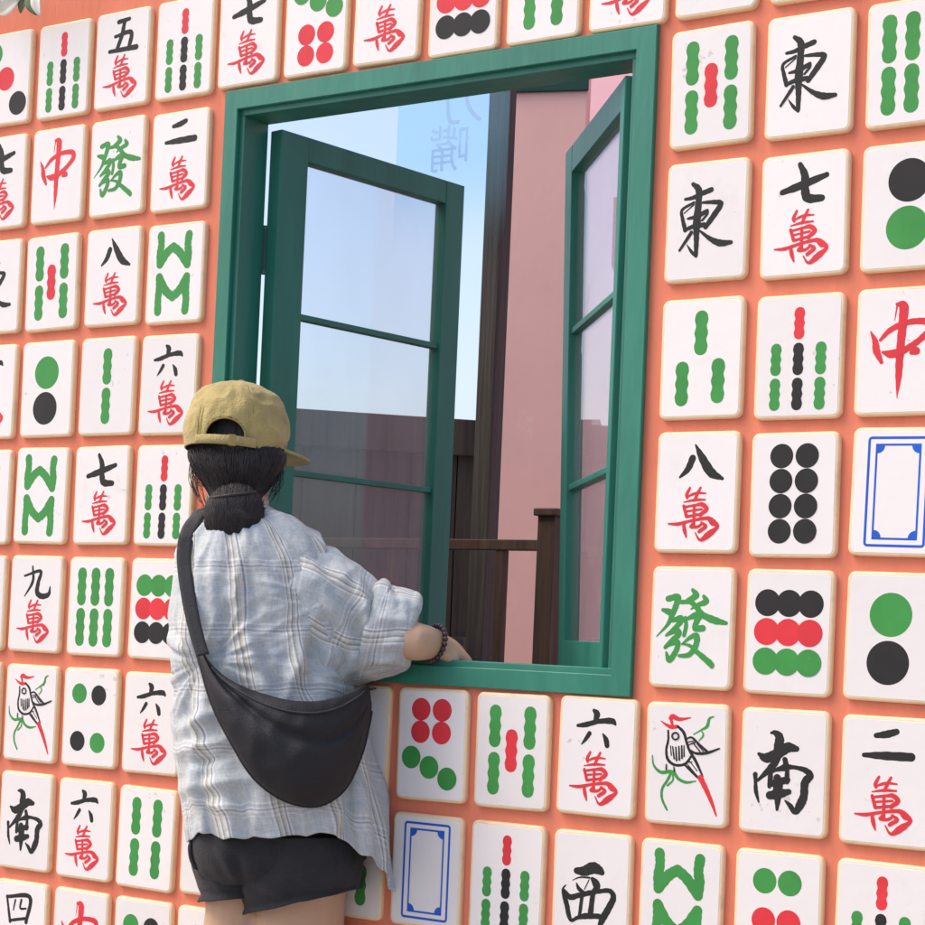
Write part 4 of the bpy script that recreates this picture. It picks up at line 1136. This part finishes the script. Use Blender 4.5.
ls = [(0, 232, 575, 44, .080, DP + .02, 0), (.3, 214, 597, 38, .08, DP + .05, -35), (.6, 205, 630, 27, .07, DP + .11, -70), (1.0, 206, 662, 25, .062, DP + .18, -85)]
P3, a3, v3 = sleeve(ls, None, n_u=80, n_v=70, seed=9)
me_l = grid_mesh('sleeve', P3, True, (a3, v3))
sh_o = link('shirt', me_t, M['plaid'])
plocal(sh_o)
for me, nm in ((me_s, 'sleeve'), (me_l, 'sleeve')):
    o = link(nm, me, M['plaid']); o.parent = sh_o
o = link('rolled_cuff', me_c, M['plaid']); o.parent = sh_o
for o in [sh_o] + list(sh_o.children):
    m_ = o.modifiers.new('s', 'SOLIDIFY'); m_.thickness = 0.0016; m_.offset = -1
# stand collar
ck = [(0, 236, 509, 25, .058), (.5, 236, 500, 23.5, .055), (1, 237, 494, 24, .056)]
CK = interp_rows(ck, 14)
P = np.zeros((14, 90, 3)); tc_ = np.linspace(0, 2 * np.pi, 90, endpoint=False)
for i in range(14):
    s, cx_, cy_, hx, hd = CK[i]
    for j, t in enumerate(tc_):
        P[i, j] = px(cx_ + hx * math.cos(t), cy_ + 5 * math.sin(t * 2) * 0.3, DP + .018 - hd * math.sin(t))
seg = np.linalg.norm(np.roll(P[5], -1, 0) - P[5], axis=1)
a = np.zeros((14, 91)); a[:] = np.concatenate([[0], np.cumsum(seg)])[None]; v = np.zeros_like(a); v[:] = np.linspace(0, .03, 14)[:, None]
o = link('collar', grid_mesh('collar', P, True, (a, v)), M['plaid']); o.parent = sh_o
m_ = o.modifiers.new('s', 'SOLIDIFY'); m_.thickness = 0.002

# ---------------------------------------------------------------- shorts
def ring_loft(name, keys, n_u, n_v, m, folds=(), amp=.003, parent=None, hemfun=None, e=.9):
    K = interp_rows(keys, n_v)
    th = np.linspace(0, 2 * np.pi, n_u, endpoint=False)
    PX = np.zeros((n_v, n_u)); PY = PX.copy(); DD = PX.copy()
    for i in range(n_v):
        py, xl, xr, b, dc = K[i]
        ct, st = np.cos(th), np.sin(th)
        PX[i] = (xl + xr) / 2 + (xr - xl) / 2 * np.sign(ct) * np.abs(ct) ** e
        DD[i] = DP + dc - b * np.sign(st) * np.abs(st) ** e
        PY[i] = py + (hemfun(th) * (i / (n_v - 1)) if hemfun else 0)
    P = o_ + (f_ + r_ * ((PX - CX) / FPX)[..., None] + d_ * ((PY - CY) / FPX)[..., None]) * DD[..., None]
    N = normals(P); cen = P.mean(1, keepdims=True)
    if ((P - cen) * N).sum(-1).mean() < 0: N = -N
    F = np.zeros_like(PX)
    for fo in folds: F += gauss_fold(PX, PY, *fo)
    P = P + N * (F + amp * (1 - 2 * np.abs(nz(P, 16, 31))))[..., None]
    o = link(name, grid_mesh(name, P), m)
    m_ = o.modifiers.new('s', 'SOLIDIFY'); m_.thickness = 0.002; m_.offset = -1
    return o


shorts = ring_loft('shorts', [(796, 200, 346, .120, 0), (820, 194, 355, .128, 0), (840, 191, 361, .132, 0), (862, 194, 363, .132, 0), (874, 200, 361, .122, 0), (884, 215, 345, .095, 0)], 140, 50, M['shorts'],
                   folds=((216, 838, 240, 885, 6, .006), (300, 850, 355, 870, 8, .004), (236, 850, 244, 890, 5, -.005)))
plocal(shorts)
lg = ring_loft('short_leg', [(838, 236, 361, .128, -.01), (865, 236, 363, .128, -.01), (888, 241, 361, .121, -.01), (898, 245, 359, .116, -.01), (900.5, 244, 360, .1185, -.01), (908, 245, 359, .118, -.01), (909, 248, 356, .111, -.01), (902, 249, 355, .109, -.01)], 130, 70, M['shorts'],
               folds=((250, 880, 300, 902, 5, .004), (330, 850, 352, 895, 7, .004)), hemfun=lambda t: -13 * np.cos(t))
lg.parent = shorts
lg2 = ring_loft('short_leg', [(830, 190, 290, .12, .04), (860, 192, 285, .122, .045), (885, 199, 280, .112, .05), (893, 201, 278, .109, .05), (896, 199, 279, .112, .05), (905, 202, 278, .111, .05), (906, 205, 276, .104, .05), (899, 206, 275, .102, .05)], 110, 60, M['shorts'],
                folds=((205, 850, 222, 890, 5, .004),), hemfun=lambda t: -3 * np.cos(t))
lg2.parent = shorts
bm = bmesh.new()
tube(bm, smooth_path([px(194, 838, DP - .03), px(190, 846, DP - .04), px(191, 858, DP - .04), px(195, 867, DP - .04), px(198, 866, DP - .035), px(198, 852, DP - .04), px(195, 842, DP - .03)], 6), .0035, 10)
o = obj('belt_loop', bm, M['strap'], smooth=True); local(o, pe)

# ---------------------------------------------------------------- cap
hd_c = px(234.5, 452, DP + .03)                    # centre of the rim
Az = R_(116)                                        # facing
Fh = Vector((math.cos(Az), math.sin(Az), 0)); Rh = Vector((math.sin(Az), -math.cos(Az), 0)); Up = Vector((0, 0, 1))
tilt = Matrix.Rotation(R_(2), 3, Fh) @ Matrix.Rotation(R_(-4), 3, Rh)
Fh, Rh, Up = tilt @ Fh, tilt @ Rh, tilt @ Up
nu, nv = 144, 60
prof = interp_rows([(0, .0862, -.002), (.18, .0880, .020), (.36, .0875, .045), (.55, .0810, .074), (.72, .0670, .097), (.86, .042, .113), (.95, .018, .1195), (1.0, .002, .1205)], nv)
V = []
for i in range(nv):
    s, r, h = prof[i]
    for j in range(nu):
        t = 2 * math.pi * j / nu                  # 0 = to the right, 90 = forward
        seam = abs(((t / (math.pi / 3)) + .5) % 1 - .5)
        rr = r * (1 - .016 * math.exp(-(seam / .05) ** 2) * (s > .08) * (s < .97))
        p = Rh * (rr * math.cos(t) * .98) + Fh * (rr * math.sin(t) * 1.08) + Up * h
        k = .0045 * min(1, s * 4) * min(1, (1 - s) * 4)
        q_ = p * 22
        p = p * 1 + (Rh * math.cos(t) + Fh * math.sin(t) + Up * .4) * (k * noise.noise(q_) + k * .6 * (1 - 2 * abs(noise.noise(p * 40))))
        V.append(hd_c + p)
bm = bmesh.new()
bv = [bm.verts.new(p) for p in V]
tb = -math.pi / 2 + R_(3)                             # the opening at the back
for i in range(nv - 1):
    for j in range(nu):
        s = prof[i][0]; h = prof[i][2]
        t = 2 * math.pi * (j + .5) / nu
        d = (t - tb + math.pi) % (2 * math.pi) - math.pi
        if h > .0115 and (d / .40) ** 2 + ((h - .0115) / .030) ** 2 < 1: continue
        k = (j + 1) % nu
        bm.faces.new((bv[i * nu + j], bv[i * nu + k], bv[(i + 1) * nu + k], bv[(i + 1) * nu + j]))
bm.faces.new([bv[(nv - 1) * nu + j] for j in range(nu)])
for v_ in [v_ for v_ in bm.verts if not v_.link_faces]: bm.verts.remove(v_)
bmesh.ops.recalc_face_normals(bm, faces=bm.faces)
cap = plocal(obj('cap', bm, M['cap'], smooth=True))
m_ = cap.modifiers.new('s', 'SOLIDIFY'); m_.thickness = 0.0022; m_.offset = -1


def on_cap(t, h, out=0.0):
    s = np.interp(h, prof[:, 2], prof[:, 1]) + out
    return hd_c + Rh * (s * math.cos(t) * .98) + Fh * (s * math.sin(t) * 1.08) + Up * h


# binding round the opening, seams, button
bm = bmesh.new()
arcp = [on_cap(tb + .40 * math.cos(a), .0115 + .030 * math.sin(a), .0008) for a in np.linspace(0, math.pi, 30)]
tube(bm, arcp, .0017, 8)
o = obj('opening_binding', bm, M['capdark'], smooth=True); o.parent = cap
bm = bmesh.new()
for k in range(6):
    t = k * math.pi / 3 + math.pi / 6 * 0
    for off in (-.035, .035):
        tube(bm, [on_cap(t + off * (1 + h * 4), h, -.0006 if False else .0002) for h in np.linspace(.046 if abs(((t - tb + math.pi) % (2 * math.pi)) - math.pi) < .5 else .004, .112, 26)], .0006, 5)
o = obj('stitching', bm, M['capdark'], smooth=True); o.parent = cap
bm = bmesh.new(); bmesh.ops.create_uvsphere(bm, u_segments=16, v_segments=10, radius=.0085, matrix=Matrix.Translation(hd_c + Up * .121) @ Matrix.Diagonal((1, 1, .5, 1)))
o = obj('button', bm, M['cap'], smooth=True); o.parent = cap
# adjuster strap across the back
bm = bmesh.new(); rows = []
for t in np.linspace(tb - .62, tb + .62, 40):
    rows.append([bm.verts.new(on_cap(t, h, .0022 + .0012 * math.exp(-((t - tb - .25) / .08) ** 2))) for h in (-.003, .004, .0125)])
for a, b in zip(rows, rows[1:]):
    for k in range(2): bm.faces.new((a[k], a[k + 1], b[k + 1], b[k]))
o = obj('adjuster_strap', bm, M['cap'], smooth=True); o.parent = cap
m_ = o.modifiers.new('s', 'SOLIDIFY'); m_.thickness = 0.0022
bm = bmesh.new()
frame_box(bm, on_cap(tb + .16, .0045, .0045), (Vector((-math.sin(tb + .16) , 0, 0)) .x * Rh + math.cos(tb + .16) * Fh).normalized(), (Rh * math.cos(tb + .16) + Fh * math.sin(tb + .16)).normalized(), -.006, .006, -.001, .0012, -.0095, .0095, .0008)
o = obj('buckle', bm, M['capdark']); o.parent = cap
# brim
bm = bmesh.new(); rows = []
Ab = math.pi / 2 - R_(27)
for i in range(41):
    a = -1 + 2 * i / 40
    t = Ab + a * 1.17
    L = .062 * (1 - abs(a) ** 3.2) ** .5 + .004
    row = []
    for k in range(9):
        f = k / 8
        base = on_cap(t, .002, .001)
        out = (Rh * math.cos(t) * .98 + Fh * math.sin(t) * 1.08).normalized() * .35 + (Rh * math.cos(Ab) + Fh * math.sin(Ab)) * .65
        row.append(bm.verts.new(base + out * L * f + Up * (-.004 * f * f - .003 * a * a * f + .010)))
    rows.append(row)
for a, b in zip(rows, rows[1:]):
    for k in range(8): bm.faces.new((a[k], a[k + 1], b[k + 1], b[k]))
o = obj('brim', bm, M['cap'], smooth=True); o.parent = cap
m_ = o.modifiers.new('s', 'SOLIDIFY'); m_.thickness = 0.0045

# ---------------------------------------------------------------- hair
hk = [(404, 208, 262, .048, .03), (414, 200, 270, .066, .03), (428, 195, 275, .074, .03), (443, 192, 280, .080, .03), (452, 188, 285, .087, .028), (458, 188, 287, .090, .028), (468, 192, 284, .089, .026), (480, 199, 277, .081, .024), (490, 206, 269, .070, .018), (500, 211, 262, .060, .008), (510, 214, 258, .048, .0)]
Kh = interp_rows(hk, 60)
nh = 160
P = np.zeros((60, nh, 3)); thh = np.linspace(0, 2 * np.pi, nh, endpoint=False)
for i in range(60):
    py, xl, xr, b, dc = Kh[i]
    for j, t in enumerate(thh):
        rr = 1 + .03 * noise.noise(Vector((math.cos(t) * 9, math.sin(t) * 9, i * .04))) + .02 * noise.noise(Vector((math.cos(t) * 24, math.sin(t) * 24, i * .05)))
        fr = 1.0 if math.sin(t) > -.25 else .80
        P[i, j] = px((xl + xr) / 2 + (xr - xl) / 2 * math.cos(t) * rr, py, DP + dc - b * math.sin(t) * rr * fr)
hair = plocal(link('hair', grid_mesh('hair', P, True, None, True, True), M['hair']))
# low bun
bm = bmesh.new()
bmesh.ops.create_icosphere(bm, subdivisions=5, radius=1)
bc = px(235, 514, DP - .070)


def bun_map(x, y, z, k):
    """a loose knot, wider at the top and slack below"""
    wd = 1 + .06 * z - .05 * z * z
    return RT * ((x * .0485 * wd - .006 * z) * k) + FW * (y * .036 * k) + Vector((0, 0, 1)) * ((z * .051 + .006 * x - .003) * k)


for v_ in bm.verts:
    p = v_.co.copy()
    tw = math.atan2(p.z, p.x) + p.y * 2.2
    rr = 1 + .022 * math.sin((p.z + .5 * p.x * p.x) * 16 + 3 * noise.noise(p * 1.5)) + .07 * noise.noise(p * 1.4 + Vector((3, 1, 0))) + .02 * noise.noise(p * 6)
    if p.z < 0: rr *= 1 - .08 * p.z * p.z
    q_ = bun_map(p.x, p.y, p.z, rr)
    v_.co = bc + q_
o = obj('bun', bm, M['hair'], smooth=True); o.parent = hair
# elastic band over the knot
bm = bmesh.new()
tube(bm, smooth_path([bc + bun_map(x_, -math.sqrt(max(0, 1 - x_ * x_ - .40)) - .02, .63, 1.03) for x_ in (-.74, -.5, -.2, .1, .4, .65, .75)], 4), .0030, 10)
o = obj('hair_tie', bm, M['hair'], smooth=True); o.parent = hair
# loose strands
bm = bmesh.new()
def hair_surf(x, y, out=.0012):
    k_ = [np.interp(y, Kh[:, 0], Kh[:, q]) for q in range(1, 5)]
    u = max(-.985, min(.985, (x - (k_[0] + k_[1]) / 2) / ((k_[1] - k_[0]) / 2)))
    return px((k_[0] + k_[1]) / 2 + u * (k_[1] - k_[0]) / 2 * 1.01, y, DP + k_[3] - k_[2] * math.sqrt(1 - u * u) - out)


for k in range(420):
    side = rng.uniform(-1, 1); x0 = 237 + side * 48; y0 = rng.uniform(446, 456); tx = 236 + side * 20 + rng.normal(0, 3)
    ph = rng.uniform(0, 6); pts = []
    for q in np.linspace(0, 1, 7):
        y_ = y0 + (500 - y0) * q; x_ = x0 + (tx - x0) * q ** 1.5 + 1.0 * math.sin(q * 5 + ph)
        pts.append(hair_surf(x_, y_, .0010 + rng.uniform(0, .0015)))
    tube(bm, smooth_path(pts, 3), [rng.uniform(.0004, .0009)] * 19, 4, False)
for k in range(70):                                     # wisps at the nape and sides
    s_ = rng.choice([-1, 1]); x0 = 237 + s_ * rng.uniform(36, 47); y0 = rng.uniform(452, 468)
    a = px(x0, y0, DP + .03 - rng.uniform(0, .03)); L = rng.uniform(16, 44)
    b = px(x0 + s_ * rng.uniform(-2, 3), y0 + L * .5, DP + .0); c = px(x0 - s_ * rng.uniform(2, 12), y0 + L, DP - rng.uniform(0, .02))
    tube(bm, smooth_path([a, b, c], 6), rng.uniform(.0003, .0006), 4, False)
for k in range(420):                                    # hair wound over the bun
    a_ = rng.uniform(-1, 1); sw = rng.normal(0, .12); f0, f1 = rng.uniform(-1.5, -1.0), rng.uniform(.9, 1.5); pts = []
    w0 = math.sqrt(max(.02, 1 - a_ * a_))
    for q in np.linspace(f0, f1, 9):
        lift = 1.012 + rng.uniform(0, .06) * (.3 + abs(q) / 1.6)
        x_ = a_ + sw * q * .6 * w0
        x_ = max(-.99, min(.99, x_)); ww = math.sqrt(1 - x_ * x_)
        pts.append(bc + bun_map(x_, -ww * math.cos(q), -ww * math.sin(q), lift))
    tube(bm, smooth_path(pts, 2), rng.uniform(.0004, .0010), 4, False)
for k in range(40):                                     # flyaways
    t = rng.uniform(-.3, 3.6); c0 = bc + RT * (.047 * math.cos(t)) - Vector((0, 0, 1)) * (.045 * math.sin(t))
    d0 = RT * math.cos(t) - Vector((0, 0, 1)) * math.sin(t); d1_ = RT * rng.normal(0, .5) - Vector((0, 0, 1)) * rng.uniform(.2, 1)
    L = rng.uniform(.008, .026)
    tube(bm, smooth_path([c0, c0 + d0 * L * .5, c0 + d0 * L * .6 + d1_ * L * .6], 4), rng.uniform(.0002, .0004), 4, False)
o = obj('loose_strands', bm, M['hair'], smooth=True); o.parent = hair
# eyes, brows and lips on the far side of the head
M['eye'] = mat('eye_white', (.7, .68, .66), .2, .5); M['iris'] = mat('iris', (.03, .018, .012), .2, .5); M['lip'] = mat('lip', (.42, .16, .14), .45, .4)
for sx in (-1, 1):
    c = px(238 + sx * 20, 455, DP + .1065)
    bm = bmesh.new(); bmesh.ops.create_uvsphere(bm, u_segments=16, v_segments=10, radius=.011, matrix=Matrix.Translation(c))
    e_ = plocal(obj('eye', bm, M['eye'], smooth=True))
    bm = bmesh.new(); bmesh.ops.create_uvsphere(bm, u_segments=14, v_segments=8, radius=.0055, matrix=Matrix.Translation(c + FW * .0065))
    i_ = obj('iris', bm, M['iris'], smooth=True); i_.parent = e_
bm = bmesh.new(); tube(bm, smooth_path([px(229, 479, DP + .106), px(240, 478, DP + .116), px(251, 479, DP + .106)], 5), [.002] + [.0045] * 9 + [.002], 8)
plocal(obj('lips', bm, M['lip'], smooth=True))

# bracelet on the right wrist
wc = px(433.5, 643.5, DH - .012); ax = (px(440, 647, DH - .004) - px(426, 642, DH - .022)).normalized()
u_ = ax.cross(Vector((0, 0, 1))).normalized(); v_ = u_.cross(ax)
br = plocal(empty('bracelet')) if False else None
bm = bmesh.new()
for k in range(22):
    t = 2 * math.pi * k / 22
    bmesh.ops.create_uvsphere(bm, u_segments=10, v_segments=8, radius=.0050, matrix=Matrix.Translation(wc + (u_ * math.cos(t) + v_ * math.sin(t)) * .0305))
plocal(obj('bracelet', bm, M['bracelet'], smooth=True))

# ---------------------------------------------------------------- sling bag
DB = DP - .185
cs = [(200, 636, 193, 640, .004), (206, 656, 200, 664, .010), (222, 674, 212, 704, .022), (243, 686, 231, 742, .034), (265, 694, 254, 778, .043), (290, 700, 284, 800, .049), (316, 701, 317, 806, .049), (338, 697, 344, 790, .043), (355, 691, 361, 756, .033), (365, 686, 369, 724, .020), (369, 683, 372, 706, .008)]
CS = interp_rows([(i, *c) for i, c in enumerate(cs)], 120)[:, 1:]
nb = 64
P = np.zeros((120, nb, 3)); tb_ = np.linspace(0, 2 * np.pi, nb, endpoint=False)
for i in range(120):
    ux, uy, lx, ly, tk = CS[i]
    f = i / 119
    bend = DB + .075 * (2 * f - 1) ** 2 + (.05 * max(0, f - .55) / .45)
    for j, t in enumerate(tb_):
        m_ = (1 - math.cos(t)) / 2
        sag = math.sin(t)
        th_ = tk * sag * (0.75 + .35 * m_)
        wob = .004 * noise.noise(Vector((ux * .03, m_ * 3, f * 5))) + .0025 * (1 - 2 * abs(noise.noise(Vector((ux * .05, m_ * 4, 3)))))
        # the flap fold running to the right
        cr = math.exp(-((m_ - .12 - .42 * f) / .05) ** 2) * .010 * min(1, 5 * f * (1 - f))
        P[i, j] = px(ux + (lx - ux) * m_, uy + (ly - uy) * m_, bend - th_ - (wob * min(1, tk / .03) + 0) + (cr if sag > 0 else 0))
bag_e = empty('sling_bag', px(285, 800, DB))
tag(bag_e, 'black crescent sling bag hanging across the back of the person in the plaid shirt', 'bag')
local(link('bag_body', grid_mesh('bag_body', P, True, None, True, True), M['bag']), bag_e)
# piping along the lower edge and a zip along the top
bm = bmesh.new()
tube(bm, [P[i, nb // 2] for i in range(3, 117, 2)], .0028, 8)
local(obj('piping', bm, M['bag'], smooth=True), bag_e)
bm = bmesh.new()
zi = 7
tube(bm, [P[i, zi] + (P[i, zi] - P[i, nb - zi]) * .02 for i in range(18, 108, 2)], .0018, 6)
local(obj('zip', bm, M['strap'], smooth=True), bag_e)


def ribbon(name, pts, widths, m, parent, side):
    """flat webbing through points; side: function giving the width direction"""
    p = smooth_path([(*q, w_) for q, w_ in zip(pts, widths)], 8)
    bm = bmesh.new(); rows = []
    for i, q in enumerate(p):
        c = Vector(q[:3]); t = (Vector(p[min(i + 1, len(p) - 1)][:3]) - Vector(p[max(i - 1, 0)][:3])).normalized()
        s_ = side(i / (len(p) - 1)); s_ = (s_ - t * s_.dot(t)).normalized()
        rows.append([bm.verts.new(c + s_ * q[3] * k) for k in (-.5, -.25, 0, .25, .5)])
    for a, b in zip(rows, rows[1:]):
        for k in range(4): bm.faces.new((a[k], a[k + 1], b[k + 1], b[k]))
    o = obj(name, bm, m, smooth=True)
    m2 = o.modifiers.new('s', 'SOLIDIFY'); m2.thickness = .0028; m2.offset = 0
    return local(o, parent)


ribbon('strap', [px(203, 655, DP - .165), px(197, 636, DP - .150), px(189, 600, DP - .122), px(184, 560, DP - .088), px(187, 535, DP - .066), px(196, 518, DP - .048), px(203, 509, DP - .01), px(205, 512, DP + .06), px(206, 530, DP + .10), px(225, 600, DP + .14), px(290, 690, DP + .17), px(350, 692, DP + .13), px(369, 690, DP + .03), px(367, 690, DP - .07)],
       [.020, .022, .023, .024, .025, .025, .025, .025, .025, .025, .025, .025, .022, .018], M['strap'], bag_e,
       lambda t: RT * 1.0 + FW * (.35 if t < .3 else 0) + Vector((0, 0, .25)))
